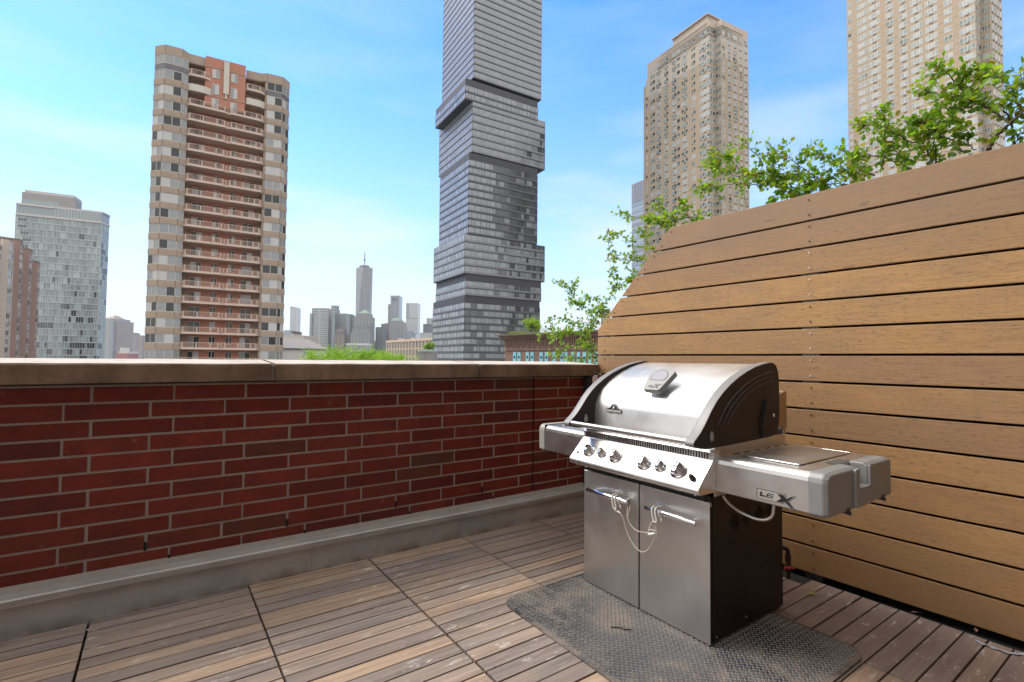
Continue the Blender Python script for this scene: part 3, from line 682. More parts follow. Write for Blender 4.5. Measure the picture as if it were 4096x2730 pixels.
# burner cover: a panel outlined by a bright rolled edge
c = MB(); c.box(1.940, 2.385, .912, 1.148, .7682, .7716); cv = part(c, 'burner_cover', m_steel('dull_steel_top', (.50, .48, .46), .38, 'x'), sr, bevel=.0012)
c = MB(); e_ = .7722
for a, b_ in (((1.940, .912), (2.385, .912)), ((2.385, .912), (2.385, 1.148)), ((1.940, 1.148), (2.385, 1.148)), ((1.940, .912), (1.940, 1.148))): c.tube([(a[0], a[1], .7705), (b_[0], b_[1], .7705)], .0022, 6)
part(c, 'cover_edge', CHR, sr)
c = MB(); c.prism([(1.938 + .012 * sin(radians(t)), 1.045 + .026 * cos(radians(t))) for t in range(0, 181, 20)], .7718, .7724); part(c, 'finger_notch', BLK, sr)
c = MB()
for q in range(6): x = 1.94 + q * .082; c.box(x, x + .048, 1.166, 1.176, .7674, .7681)
part(c, 'shelf_slots', BLACK, sr)
# lettering plate on the shelf front
TL = frame((1.8575, .957, .6545), (0, -1, 0), z=(-1, 0, 0))
c = MB()
op = [(-.066, .0165), (.018, .0165), (.034, .0165), (.041, .0065), (.062, .017), (.071, .0165), (.046, -.004), (.0685, -.029), (.060, -.0285), (.034, -.010), (.024, -.0165), (.006, -.0165), (-.066, -.0165)]
c.prism([(p[0] * 1.045, p[1] * 1.10) for p in op], -.0005, .0016, 1, TL); c.prism(op, 0, .0022, 0, TL)
c.prism([(.008, .0145), (.031, .0145), (.041, .003), (.060, .0155), (.068, .0155), (.0445, -.004), (.0665, -.0275), (.058, -.0265), (.034, -.0085), (.025, -.0145), (.004, -.0145), (.022, .0)], .002, .0028, 1, TL)
def ital(ps): return [(p[0] + p[1] * .35, p[1]) for p in ps]
c.prism(ital([(-.057, .0095), (-.049, .0095), (-.049, -.002), (-.034, -.002), (-.034, -.0075), (-.054, -.0075), (-.056, -.005)]), .002, .0028, 1, TL)
for zz in (.0056, -.0010, -.0075): c.prism(ital([(-.028, zz), (-.006, zz), (-.006, zz + .0034), (-.028, zz + .0034)]), .002, .0028, 1, TL)
c.prism(ital([(-.031, -.0075), (-.026, -.0075), (-.026, .0088), (-.031, .006)]), .0019, .0027, 1, TL)
part(c, 'lettering_plate', [m_steel('plate_silver', (.72, .71, .69), .35, 'y'), INK], sr)
# left shelf
sl_, e0, e1, pc = shelf(1.951, 2.297, 'side_shelf', 1)
c = casting(pc, 2.297, 2.350, False); part(c, 'shelf_end_cap', plain('pale_shelf_casting', (.36, .355, .33), .55, .1, var=.1, scale=30), sl_, bevel=.004, seg=3)
c = MB(); c.box(1.8575, 2.42, 2.2965, 2.2985, .618, .7688); part(c, 'gasket', BLACK, sl_)
c = MB(); c.box(1.940, 2.385, 2.0, 2.24, .7682, .7716); part(c, 'burner_cover', PAN, sl_, bevel=.0012)
# corrugated gas hose below the right shelf
pts = []
P_ = [(1.90, 1.192, .600), (1.915, 1.178, .572), (1.94, 1.155, .545), (1.955, 1.12, .530), (1.965, 1.085, .523), (1.975, 1.055, .527), (1.98, 1.035, .545), (1.98, 1.028, .575), (1.98, 1.026, .618)]
def spline(P_, n=12):
    o_ = []; P_ = [Vector(p) for p in P_]
    for i in range(len(P_) - 1):
        p0, p1, p2, p3 = P_[max(i - 1, 0)], P_[i], P_[i + 1], P_[min(i + 2, len(P_) - 1)]
        for q in range(n):
            t = q / n; o_.append(.5 * ((2 * p1) + (p2 - p0) * t + (2 * p0 - 5 * p1 + 4 * p2 - p3) * t * t + (3 * p1 - p0 - 3 * p2 + p3) * t ** 3))
    o_.append(P_[-1]); return o_
pts = spline(P_, 14); c = MB(); c.tube(pts, [.0075 if i % 2 else .0063 for i in range(len(pts))], 10); part(c, 'gas_hose', m_steel('hose_steel', (.55, .52, .49), .35, 'z'))
c = MB(); c.tube(spline([(2.30, 1.19, .50), (2.2, 1.18, .523), (2.10, 1.185, .527), (2.05, 1.19, .515)], 6), .002, 6); c.tube([(1.93, 1.19, .60), (1.97, 1.195, .55)], .002, 6); part(c, 'igniter_wire', BLK)

# ================================================================== child lock: two white hooks tied with cord
LK = thing('cabinet_lock', 'white plastic hooks tied together with a braided cord hanging on both door handles', 'lock', loc=(1.79, 1.55, .45))
def hook(y0, y1):
    for y in (y0, y1):
        c = MB(); pts = [(1.815, y, .498), (1.806, y, .5085), (1.790, y, .5105), (1.776, y - .002, .500), (1.774, y - .006, .478), (1.774, y - .012, .458)]
        if y == y1: pts += [(1.776, y - .004, .451), (1.778, y0 - .008, .452)]
        c.tube(spline(pts, 4), .0034, 8); part(c, 'hook', WHT, LK)
    c = MB(); yy = y1 - .016; c.tube(spline([(1.778, yy - .001, .505), (1.776, yy - .006, .497), (1.778, yy - .008, .483), (1.784, yy - .006, .478), (1.790, yy - .008, .466), (1.786, yy - .014, .459), (1.778, yy - .018, .463), (1.777, yy - .019, .472)], 4), .0034, 8); part(c, 'hook', WHT, LK)
hook(1.690, 1.672); hook(1.455, 1.437)
CORD = plain('braided_cord', (.55, .52, .47), .8, var=.4, scale=300)
c = MB()
for P_ in ([(1.776, 1.672, .450), (1.774, 1.655, .441), (1.775, 1.632, .436), (1.777, 1.615, .410), (1.778, 1.60, .37), (1.776, 1.575, .335), (1.775, 1.54, .308), (1.774, 1.50, .302), (1.774, 1.465, .330), (1.776, 1.44, .375), (1.776, 1.428, .405), (1.775, 1.43, .435)],
           [(1.792, 1.606, .470), (1.785, 1.602, .448), (1.782, 1.598, .430), (1.778, 1.580, .405), (1.778, 1.545, .385), (1.776, 1.50, .388), (1.774, 1.470, .395)],
           [(1.80, 1.596, .482), (1.787, 1.590, .462), (1.782, 1.597, .432)],
           [(1.774, 1.470, .395), (1.776, 1.468, .408), (1.776, 1.45, .412), (1.776, 1.43, .415)], [(1.774, 1.470, .395), (1.782, 1.465, .43), (1.79, 1.45, .455)]):
    c.tube(spline(P_, 6), .0019, 6)
part(c, 'cord', CORD, LK)
c = MB(); c.tube([(1.774, 1.650, .443), (1.774, 1.632, .438)], [.004, .003], 8); c.tube(spline([(1.772, 1.468, .389), (1.770, 1.450, .396), (1.772, 1.433, .403)], 4), [.004, .006, .0065, .0065, .006, .0055, .005, .004, .003], 8); c.tube([(1.775, 1.668, .452), (1.774, 1.664, .443)], .0038, 8)
part(c, 'cord_toggle', WHT, LK)

# ================================================================== small things on the deck
RUST = plain('rusty_iron', (.10, .055, .035), .75, .5, var=.5, scale=60, bump=.3); IRON = plain('black_iron', (.035, .035, .04), .5, .6, var=.2); RED = plain('red_lever', (.45, .03, .035), .45)
PX, PY = 2.780, 1.368
gp = thing('gas_riser', 'rusty gas pipe with an elbow and red lever valve rising behind the grill', 'pipe', loc=(PX, PY, -.03))
c = MB(); c.tube([(PX, PY, -.16), (PX, PY, .035)], .0105, 14); part(c, 'pipe', RUST, gp)
c = MB(); c.tube(spline([(PX, PY, .118), (PX, PY, .135), (PX - .006, PY + .004, .148), (PX - .022, PY + .016, .1545), (PX - .05, PY + .035, .156), (PX - .20, PY + .14, .156)], 5), .0105, 14); part(c, 'pipe', IRON, gp)
c = MB(); c.tube([(PX, PY, .030), (PX, PY, .034), (PX, PY, .062), (PX, PY, .066)], [.012, .0165, .0165, .014], 8); c.tube([(PX, PY, .066), (PX, PY, .090)], .0145, 14); c.tube([(PX, PY, .090), (PX, PY, .112)], .0165, 8); c.tube([(PX, PY, .112), (PX, PY, .119)], .014, 14)
c.tube([(PX - .026, PY + .019, .1545), (PX - .034, PY + .025, .1555)], .0145, 14); part(c, 'union_nut', RUST, gp)
c = MB(); fwd = Vector((-.55, -.83, 0)).normalized(); sd_ = Vector((-.83, .55, 0)); base = Vector((PX, PY, .055)) + fwd * .016
c.tube([base, base + fwd * .010], .010, 12); c.tube([base + fwd * .008 - sd_ * .022, base + fwd * .008], [.0062, .008], 8); c.tube([base + fwd * .008, base + fwd * .008 + sd_ * .02 + Vector((0, 0, .002)), base + fwd * .009 + sd_ * .034 + Vector((0, 0, .004))], [.007, .0045, .0065], 8); part(c, 'valve_lever', RED, gp)
c = MB(); c.tube([base + fwd * .0175, base + fwd * .0185], .0055, 10); part(c, 'lever_nut', IRON, gp)

def leaf_obj(name, label, pos, ln_, wd, ang, col, curl=.35, stem=.02, cat='leaf'):
    m = plain(name + '_skin', col, .6, var=.35, scale=60); mb = MB(); c0, s0 = cos(ang), sin(ang); vs = []; n = 7
    for q in range(n):
        t = q / (n - 1); w_ = wd * sin(pi * min(1, t * .95 + .04)) ** .8; x = (t - .5) * ln_
        for k_ in (-1, 0, 1): vs.append((pos[0] + x * c0 - k_ * w_ * s0 * .5, pos[1] + x * s0 + k_ * w_ * c0 * .5, pos[2] + .002 + abs(k_) * curl * w_ * .5 + .006 * t * t))
    fs = [(q * 3 + k_, q * 3 + 3 + k_, q * 3 + 4 + k_, q * 3 + 1 + k_) for q in range(n - 1) for k_ in (0, 1)]; mb.add(vs, fs, 0, None, True)
    a = Vector(vs[(n - 1) * 3 + 1]); mb.tube([a, a + Vector((c0 * stem, s0 * stem, .003)), a + Vector((c0 * stem * 1.7, s0 * stem * 1.5, .001))], .0011, 5)
    o = mb.build(name, m); tag(o, label, cat); return o
leaf_obj('fallen_leaf', 'curled yellow green leaf with a stem lying on the dark deck boards behind the grill', (2.668, 1.195, .002), .036, .018, radians(-35), (.30, .26, .03), .7, .016)
leaf_obj('dry_leaf', 'small crumpled brown leaf at the foot of the timber screen near the right edge', (2.895, .640, .002), .022, .014, radians(20), (.16, .07, .03), .8, .003)
leaf_obj('dry_leaf', 'dark shrivelled leaf between deck boards beside the timber screen, farther than the other dry leaf', (2.865, .846, .0), .026, .014, radians(-60), (.09, .05, .03), .9, .008)
c = MB(); c.tube(spline([(1.607, 1.5346, .0105), (1.6376, 1.512, .0112), (1.642, 1.492, .0108), (1.668, 1.470, .0105)], 5), [.0012] + [.0026] * 14 + [.0012], 6)
tag(c.build('twig', plain('dark_bark', (.02, .015, .013), .8)), 'thin dark twig lying on the rubber mat in front of the grill doors', 'twig')
c = MB(); tp = spline([(2.800, .618, .004), (2.790, .600, .0045), (2.791, .570, .004), (2.788, .535, .005), (2.800, .505, .0045), (2.832, .480, .005), (2.90, .42, .004)], 5); vs = []
for i, p in enumerate(tp):
    d_ = (tp[min(i + 1, len(tp) - 1)] - tp[max(i - 1, 0)]).normalized(); sd_ = Vector((-d_.y, d_.x, 0)); ww = .008 + .003 * sin(i * 1.3); ww = .003 if i == 0 else ww
    vs += [p - sd_ * ww + Vector((0, 0, .002 * sin(i))), p + Vector((0, 0, .0015)), p + sd_ * ww]
c.add(vs, [(q * 3 + k_, q * 3 + 3 + k_, q * 3 + 4 + k_, q * 3 + 1 + k_) for q in range(len(tp) - 1) for k_ in (0, 1)], 0, None, False)
tag(c.build('tape_strip', plain('grey_tape', (.30, .33, .38), .35, var=.1)), 'crinkled strip of grey tape lying across the deck boards at the right edge', 'tape')

# ================================================================== the house the terrace belongs to (behind the camera, shades the deck)
hw_ = thing('house', 'brown brick apartment house standing behind the viewer and shading the deck', 'building', loc=(0, -2.1, 0))
b = MB(); b.box(-9, 9, -8, -1.95, -20, 9.5); part(b, 'wall', plain('house_brick', (.14, .10, .08), .9, var=.2, scale=3), hw_)
for (a, b_) in ((-2.4, -.9), (.6, 2.4), (4.2, 5.4)):
    b = MB(); b.box(a, b_, -1.948, -1.91, .05, 2.2); part(b, 'window', plain('house_glass', (.04, .045, .05), .1), hw_)
# ================================================================== city: ground and large structures
GZ = -20.0
gm = plain('city_ground', (.13, .13, .125), .9, var=.3, scale=.05)
g_ = MB(); g_.add([(-4500, -2500, GZ), (5500, -2500, GZ), (5500, 5500, GZ), (-4500, 5500, GZ)], [(0, 1, 2, 3)]); tag(g_.build('ground', gm), kind='structure')
wm, wt, wb = newmat('river_water'); wb.inputs['Base Color'].default_value = (.05, .08, .09, 1); wb.inputs['Roughness'].default_value = .15
a_, b_, c_, d_ = ground(-3000, 700), ground(6500, 700), ground(6500, 1800), ground(-3000, 1800)
g_ = MB(); g_.add([(p.x, p.y, GZ + .2) for p in (a_, b_, c_, d_)], [(0, 1, 2, 3)]); tag(g_.build('water', wm), kind='structure')

def glassmat(name, c, rough=.12, spec=.6, metal=0, var=.1):
    m, t, b = newmat(name); g = nd(t, 'ShaderNodeNewGeometry'); k = rng(t, g.outputs['Random Per Island'], 0, 1, 1 - var, 1 + var)
    vm = nd(t, 'ShaderNodeVectorMath', operation='SCALE'); vm.inputs[0].default_value = c; t.links.new(k, vm.inputs['Scale']); t.links.new(vm.outputs[0], b.inputs['Base Color'])
    b.inputs['Roughness'].default_value = rough; b.inputs['Specular IOR Level'].default_value = spec; b.inputs['Metallic'].default_value = metal; return m
def gridmat(name, wall, glass, fh, cw, gh=.55, gw=.7, rough=.5, x_axis=(1, 1, 0)):
    """facade of storeys: window rows every fh metres, bays every cw metres (a texture of the facade itself)"""
    m, t, b = newmat(name); s = nd(t, 'ShaderNodeSeparateXYZ'); t.links.new(nd(t, 'ShaderNodeTexCoord').outputs['Object'], s.inputs[0])
    fz = math_(t, 'FRACT', math_(t, 'DIVIDE', s.outputs[2], fh)); a = math_(t, 'LESS_THAN', fz, gh)
    hx = math_(t, 'ADD', math_(t, 'MULTIPLY', s.outputs[0], x_axis[0]), math_(t, 'MULTIPLY', s.outputs[1], x_axis[1])); fx = math_(t, 'FRACT', math_(t, 'DIVIDE', hx, cw)); bb = math_(t, 'LESS_THAN', fx, gw)
    k = math_(t, 'MULTIPLY', a, bb); n = noise_(t, coord(t), .05, 3); c = mix_(t, k, wall, glass); c = mix_(t, rng(t, n, .3, .7, 0, .3), c, tuple(x * .7 for x in wall))
    setv(t, b.inputs['Base Color'], c); setv(t, b.inputs['Roughness'], rng(t, k, 0, 1, .8, rough)); return m

# ------------------------------------------------ 1. apartment tower with balconies
TAN = plain('tan_precast', (.33, .255, .20), .85, var=.08, scale=.4); TAN2 = plain('pale_window_frame', (.50, .46, .40), .7, var=.05)
RBR = plain('red_orange_brick', (.40, .18, .125), .9, var=.10, scale=1.2); SLAB = plain('balcony_concrete', (.52, .41, .35), .8, var=.08, scale=.6); RAIL = plain('pink_beige_rail', (.56, .42, .35), .6, var=.05)
G0 = glassmat('glass_dark', (.035, .04, .045), .08, .35); G1 = glassmat('glass_curtain', (.34, .34, .345), .14, .5, 0, .25); G2 = glassmat('glass_mid', (.17, .18, .19), .1, .7, 0, .3); G3 = glassmat('glass_spandrel', (.10, .10, .12), .2, .5)
WINM = [TAN2, G0, G1, G2, G3, TAN]
ZR = 57.15
roof = [((623, 187)), ((664, 180)), ((732, 198)), ((757, 216)), ((824, 234))]
roofr = [((986, 282)), ((1047, 296)), ((1071, 295)), ((1131.7, 309.8)), ((1157.6, 331))]
def on_roof(p): q = onz(p[0], p[1], ZR); return Vector((q.x, q.y))
Ls = [on_roof(p) for p in roof]; Rs = [on_roof(p) for p in roofr]
B1_ = thing('apartment_tower', 'tan apartment tower with red brick centre and rows of long pink balconies', 'building', loc=(Ls[1].x, Ls[1].y, GZ))
fd = (Rs[3] - Ls[1]).normalized(); bk = Vector((-fd.y, fd.x))
if bk.dot(Vector((fw.x, fw.y))) < 0: bk = -bk
# the left bay (4 corners) and right bay; inner corner points of the recess
Lin = Ls[2] + fd * .9 + bk * .5; Rin = Rs[2] - fd * .35 + bk * .3
wallL = Lin + bk * 2.3; wallR = Rin + bk * 2.3
foot = [Ls[0], Ls[1], Ls[2], Lin, wallL, wallR, Rin, Rs[2], Rs[3], Rs[4], Rs[4] + bk * 17 - fd * 3, Ls[0] + bk * 17 + fd * 6]
bd = MB(); bd.prism([(p.x, p.y) for p in foot], GZ, ZR - 1.6, 0); bd.prism([(p.x, p.y) for p in [Ls[0], Ls[1], Ls[2], Ls[3], Ls[4], Rs[0], Rs[1], Rs[2], Rs[3], Rs[4], Rs[4] + bk * 17 - fd * 3.5, Ls[0] + bk * 17 + fd * 6.5]], ZR - 1.72, ZR - 1.55)
part(bd, 'wall', [TAN], B1_)
# red brick recess wall (thin skin), red centre block and parapets
FH = 2.80
def strip(a, b_, z0, z1, off, th, mb, m=0):
    e = (b_ - a); L_ = e.length; e.normalize(); n = Vector((e.y, -e.x))
    if n.dot(Vector((fw.x, fw.y))) > 0: n = -n
    p = [a + n * off, b_ + n * off, b_ + n * (off - th), a + n * (off - th)]; mb.prism([(q.x, q.y) for q in p], z0, z1, m)
sk = MB(); ex = (wallR - wallL).normalized(); strip(wallL + ex * .9, wallR - ex * .9, -2, ZR - 4.4, .06, .05, sk); part(sk, 'brick_wall', RBR, B1_)
ea = Ls[4] + (Rs[0] - Ls[4]) * .0; cen0, cen1 = on_roof((823, 228)), on_roof((984, 270))
bd = MB(); c1_ = [cen0, cen1, cen1 + bk * 6, cen0 + bk * 6]; bd.prism([(p.x, p.y) for p in c1_], ZR - 9.1, ZR + .25)
part(bd, 'brick_block', RBR, B1_)
for seg in (roof, roofr):
    P2 = [on_roof(p) for p in seg]; bd = MB()
    for i in range(len(P2) - 1): strip(P2[i], P2[i + 1], ZR - 1.6, ZR, .12, 1.2 if i != 0 else .8, bd)
    part(bd, 'parapet', TAN, B1_)
bd = MB(); strip(cen0 - fd * .2, cen1 + fd * .2, ZR - 1.75, ZR - 1.62, .10, .1, bd); strip(cen0, cen1, ZR - 7.2, ZR - 7.05, .08, .1, bd)
part(bd, 'string_course', TAN, B1_)
bd = MB(); mid = cen0.lerp(cen1, .52); strip(mid - fd * .45, mid + fd * .45, ZR - 6.3, ZR - .1, .35, .4, bd); strip(mid - fd * .15, mid + fd * .15, ZR - 7.2, ZR - 6.3, .25, .3, bd); part(bd, 'pilaster', TAN2, B1_)
def bay_bands(P2, mb, zt, zb, off=.30):
    for i in range(len(P2) - 1):
        a, b_ = P2[i], P2[i + 1]; strip(a, b_, zb, zt, off, off + .3, mb, 0)
wrnd = random.Random(11)
def window(root, name, a, b_, z0, z1, off, panes, kinds, parent_list, rail_z=None):
    e = (b_ - a); L_ = e.length; e.normalize(); n = Vector((e.y, -e.x))
    if n.dot(Vector((fw.x, fw.y))) > 0: n = -n
    T_ = frame((a.x + n.x * off, a.y + n.y * off, z0), (e.x, e.y, 0), y=(n.x, n.y, 0)); h = z1 - z0; mb = MB()
    fz = min(.1, .06 * h + .03)
    def bx(x0, x1, y0, y1, q0, q1, m):
        if T_.determinant() < 0: pass
        mb.box(x0, x1, y0, y1, q0, q1, m, M3)
    # local: x along facade, y outward, z up
    M3 = Matrix(((e.x, n.x, 0, a.x + n.x * off), (e.y, n.y, 0, a.y + n.y * off), (0, 0, 1, z0), (0, 0, 0, 1)))
    bx(0, L_, 0, .06, 0, fz, 0); bx(0, L_, 0, .06, h - fz, h, 0)
    x = 0; tot = sum(panes)
    for i, p in enumerate(panes):
        w_ = L_ * p / tot
        bx(x, x + .05, 0, .06, fz, h - fz, 0); bx(x + .05, x + w_ - .05, .0, .02, fz, h - fz, kinds[i % len(kinds)]); bx(x + w_ - .05, x + w_, 0, .06, fz, h - fz, 0); x += w_
    return part_fast(mb, name, WINM, root)
def part_fast(mb, name, mats, root):
    me = bpy.data.meshes.new(name); inv = Matrix.Translation(-root.location)
    me.from_pydata([tuple(inv @ Vector(p)) for p in mb.v], [], mb.f)
    for m in (mats if isinstance(mats, (list, tuple)) else [mats]): me.materials.append(m)
    me.polygons.foreach_set('material_index', mb.m); me.update()
    o = bpy.data.objects.new(name, me); COL.objects.link(o); o.parent = root; return o
_part = part
def part(mb, name, mats, root=None, **k):            # parts of distant buildings: plain parenting
    if k or root is None or root.parent is not None: return _part(mb, name, mats, root, **k)
    return part_fast(mb, name, mats, root)
NF = 21
def choose(ps=(.3, .4, .3)):
    r = wrnd.random(); return 1 if r < ps[0] else (2 if r < ps[0] + ps[1] else 3)
for k in range(NF):
    zt = ZR - 1.6 - FH * k; zb = zt - 1.72
    if zb < -3: break
    for side, P2 in (('l', [Ls[0], Ls[1], Ls[2], Lin]), ('r', [Rin, Rs[2], Rs[3], Rs[4]])):
        for i in range(3):
            a, b_ = P2[i], P2[i + 1]
            L_ = (b_ - a).length
            if L_ < .8: continue
            big = L_ > 3
            c_ = choose(); 
            kinds = [3, c_, 3] if big and c_ == 2 else ([1, 1, 1] if wrnd.random() < .45 else [3, 2, 3]) if big else [choose((.2, .3, .5)), choose((.35, .2, .45))]
            if not big and i in (2, 0) and L_ < 1.6: kinds = [3]
            window(B1_, 'bay_window', a, b_, zb, zt, .02, [1, 2.2, 1] if big else ([1, 1] if L_ > 1.6 else [1]), kinds, None)
        P3 = P2
        bands = MB()
        if k != 0: bay_bands(P3, bands, zb, zt - FH, .17)
        else:
            for i in range(3): strip(P3[i], P3[i + 1], zt - FH + .12, zb - .12, .05, .3, bands, 1)
        if k > 0:                                       # heat-pump grille in the broad band
            a, b_ = (P2[1], P2[2]); q = a.lerp(b_, .3); r_ = a.lerp(b_, .78); strip(q, r_, zb - .72, zb - .28, .20, .04, bands, 0)
        part(bands, 'spandrel_band', [TAN, G3], B1_)
bl = MB()
bFront = [(0.0, 0), (.035, -.55), (.47, -.55), (.515, -.12), (.56, -.12 if 0 else -.55), (.965, -.55), (1.0, 0)]
bw = (Rin - Lin)
def bpt(u, v): return Lin + bw * u + bk * v
for k in range(NF):
    zt = ZR - 1.6 - FH * k; zfl = zt - 2.45
    if zfl < -2.6: break
    if k < 2:
        runs = [[(0.0, 0), (.04, -.45), (.20, -.55), (.285, -.1), (.285, 1.8), (0, 1.8)], [(.74, -.1 + 1.9), (.74, -.1), (.76, -.45), (.93, -.5), (1.0, 0), (1.0, 1.8)]]
    else: runs = [[(0, 1.85)] + bFront + [(1, 1.85)]]
    for run in runs:
        pts = [bpt(u, v) for u, v in run]
        m_ = MB(); m_.prism([(p.x, p.y) for p in pts], zfl - .30, zfl - .02)
        bo = part(m_, 'balcony', SLAB, B1_)
        rl = MB(); front = [bpt(u, v) for (u, v) in run if v <= 0.01]; solid = (k == 1)
        for i in range(len(front) - 1):
            a, b_ = front[i], front[i + 1]; e = b_ - a; L_ = e.length
            if solid: strip(a, b_, zfl - .3, zfl + 1.0, .02, .08, rl)
            else:
                strip(a, b_, zfl + .95, zfl + 1.01, .0, .05, rl); strip(a, b_, zfl - .02, zfl + .10, .0, .05, rl)
                nb = max(2, int(L_ / .15))
                for q in range(nb + 1):
                    c_ = a + e * (q / nb); hw = .075 if (q == 0 or q == nb or q % 14 == 0) else .013; d_ = e.normalized() * hw; strip(c_ - d_, c_ + d_, zfl, zfl + .98, 0, .05, rl)
        ro = _part(rl, 'railing', TAN2 if solid else RAIL, bo)
    # doors and windows on the recess wall
    spec = [(.09, .235, 'balcony_door', [choose((.7, .15, .15)), choose((.5, .3, .2))], 2.15, .02), (.755, .90, 'balcony_door', [choose((.6, .2, .2)), choose((.4, .4, .2))], 2.15, .02)]
    if k < 2: pass
    for (u0, u1, nm, kd, h_, z_) in spec: window(B1_, nm, wallL.lerp(wallR, u0), wallL.lerp(wallR, u1), zfl + z_, zfl + z_ + h_, .08, [1, 1], kd, None)
    if k < 2:
        for u0, u1 in ((.33, .62), ):
            pass
        for t0, t1 in ((.17, .35), (.63, .80)): window(B1_, 'window', cen0.lerp(cen1, t0), cen0.lerp(cen1, t1), zt - 2.35 if k else zt - 2.05, zt - .35, .04, [1, 1], [2, 3] if wrnd.random() < .6 else [3, 2], None)
    elif k == 2:
        for t0, t1 in ((.17, .35), (.63, .80)): window(B1_, 'window', cen0.lerp(cen1, t0), cen0.lerp(cen1, t1), zt - 2.25, zt - .35, .04, [1, 1], [2, 3], None)
    else:
        for u0, u1 in ((.355, .435), (.575, .655)): window(B1_, 'window', wallL.lerp(wallR, u0), wallL.lerp(wallR, u1), zfl + .75, zfl + 2.2, .08, [1, 1], [choose((.6, .1, .3)), choose((.8, .1, .1))], None)
ends = MB()
for (a, b_) in ((0.0, .045), (.955, 1.0)): strip(wallL.lerp(wallR, a), wallL.lerp(wallR, b_), -2.5, ZR - 2.2, .12, .2, ends)
part(ends, 'end_pier', TAN, B1_)
lm = MB()
for k in range(2, NF):
    z = ZR - 1.6 - FH * k - 2.45 + 1.75
    if z < 0: break
    for u in (.285, .70): p = wallL.lerp(wallR, u) - bk * .18; lm.box(p.x - .07, p.x + .07, p.y - .05, p.y + .05, z - .08, z + .08)
o = part(lm, 'wall_light', TAN2, B1_); o['kind'] = 'stuff'

# ------------------------------------------------ 2. tower of shifted glass blocks
B2_ = thing('stacked_tower', 'very tall grey glass tower made of stacked shifted blocks in the centre of the view', 'building', loc=(0, 0, 0))
pc0 = ground(1881, 215); a2 = Vector((.854, -.0)); 
hx = Vector((rt.x, rt.y)).normalized(); hf = Vector((fw.x, fw.y)).normalized()
A_ = (hx * .854 + hf * .520).normalized(); Bv = (-hx * .52 + hf * .854).normalized()
P00 = Vector((pc0.x, pc0.y)); B2_.location = (P00.x, P00.y, GZ)
def solve_px(p, d, px):                                # metres along d from p until the sight line of column px
    h_ = Vector((1, 0)); r0 = ground(px, 1.0); n = Vector((-(r0.y - CAM.y), r0.x - CAM.x)); return -(n.dot(p - Vector((CAM.x, CAM.y)))) / n.dot(d)
def zof(P_, px, py):
    dd = ray(px, py); t_ = (P_ - Vector((CAM.x, CAM.y))).length / math.hypot(dd.x, dd.y); return CAM.z + dd.z * t_
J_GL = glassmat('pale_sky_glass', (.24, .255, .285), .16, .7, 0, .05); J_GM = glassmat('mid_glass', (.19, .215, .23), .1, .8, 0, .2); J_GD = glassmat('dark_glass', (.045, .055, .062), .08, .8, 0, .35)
J_SL = plain('light_alu_spandrel', (.21, .215, .23), .45, .2, var=.05); J_DK = plain('dark_alu_spandrel', (.10, .10, .115), .45, .2, var=.05); J_LN = plain('shadow_joint', (.045, .045, .055), .6); J_VT = plain('vent_louvre', (.16, .155, .155), .6)
blocks = [  # corner px, left px, right px, top y, bottom y (at the corner), style
    (1881, 1755, 2156, -700, 312, 'a'), (1848, 1729, 2143, 312, 397, 'c'), (1877.7, 1746, 2173, 397, 609, 'b'), (1866.5, 1751, 2144, 609, 937, 'd'),
    (1853, 1731, 2175, 937, 1095, 'b'), (1860.5, 1741, 2162, 1095, 1183, 'b'), (1855, 1730, 2157, 1183, 1500, 'd')]
jr = random.Random(5)
def seg_on(P_, d, nrm, u0, u1, z0, z1, off, th, mb, m):
    a, b_ = P_ + d * u0, P_ + d * u1; q = [a + nrm * off, b_ + nrm * off, b_ + nrm * (off - th), a + nrm * (off - th)]; mb.prism([(v.x, v.y) for v in q], z0, z1, m)
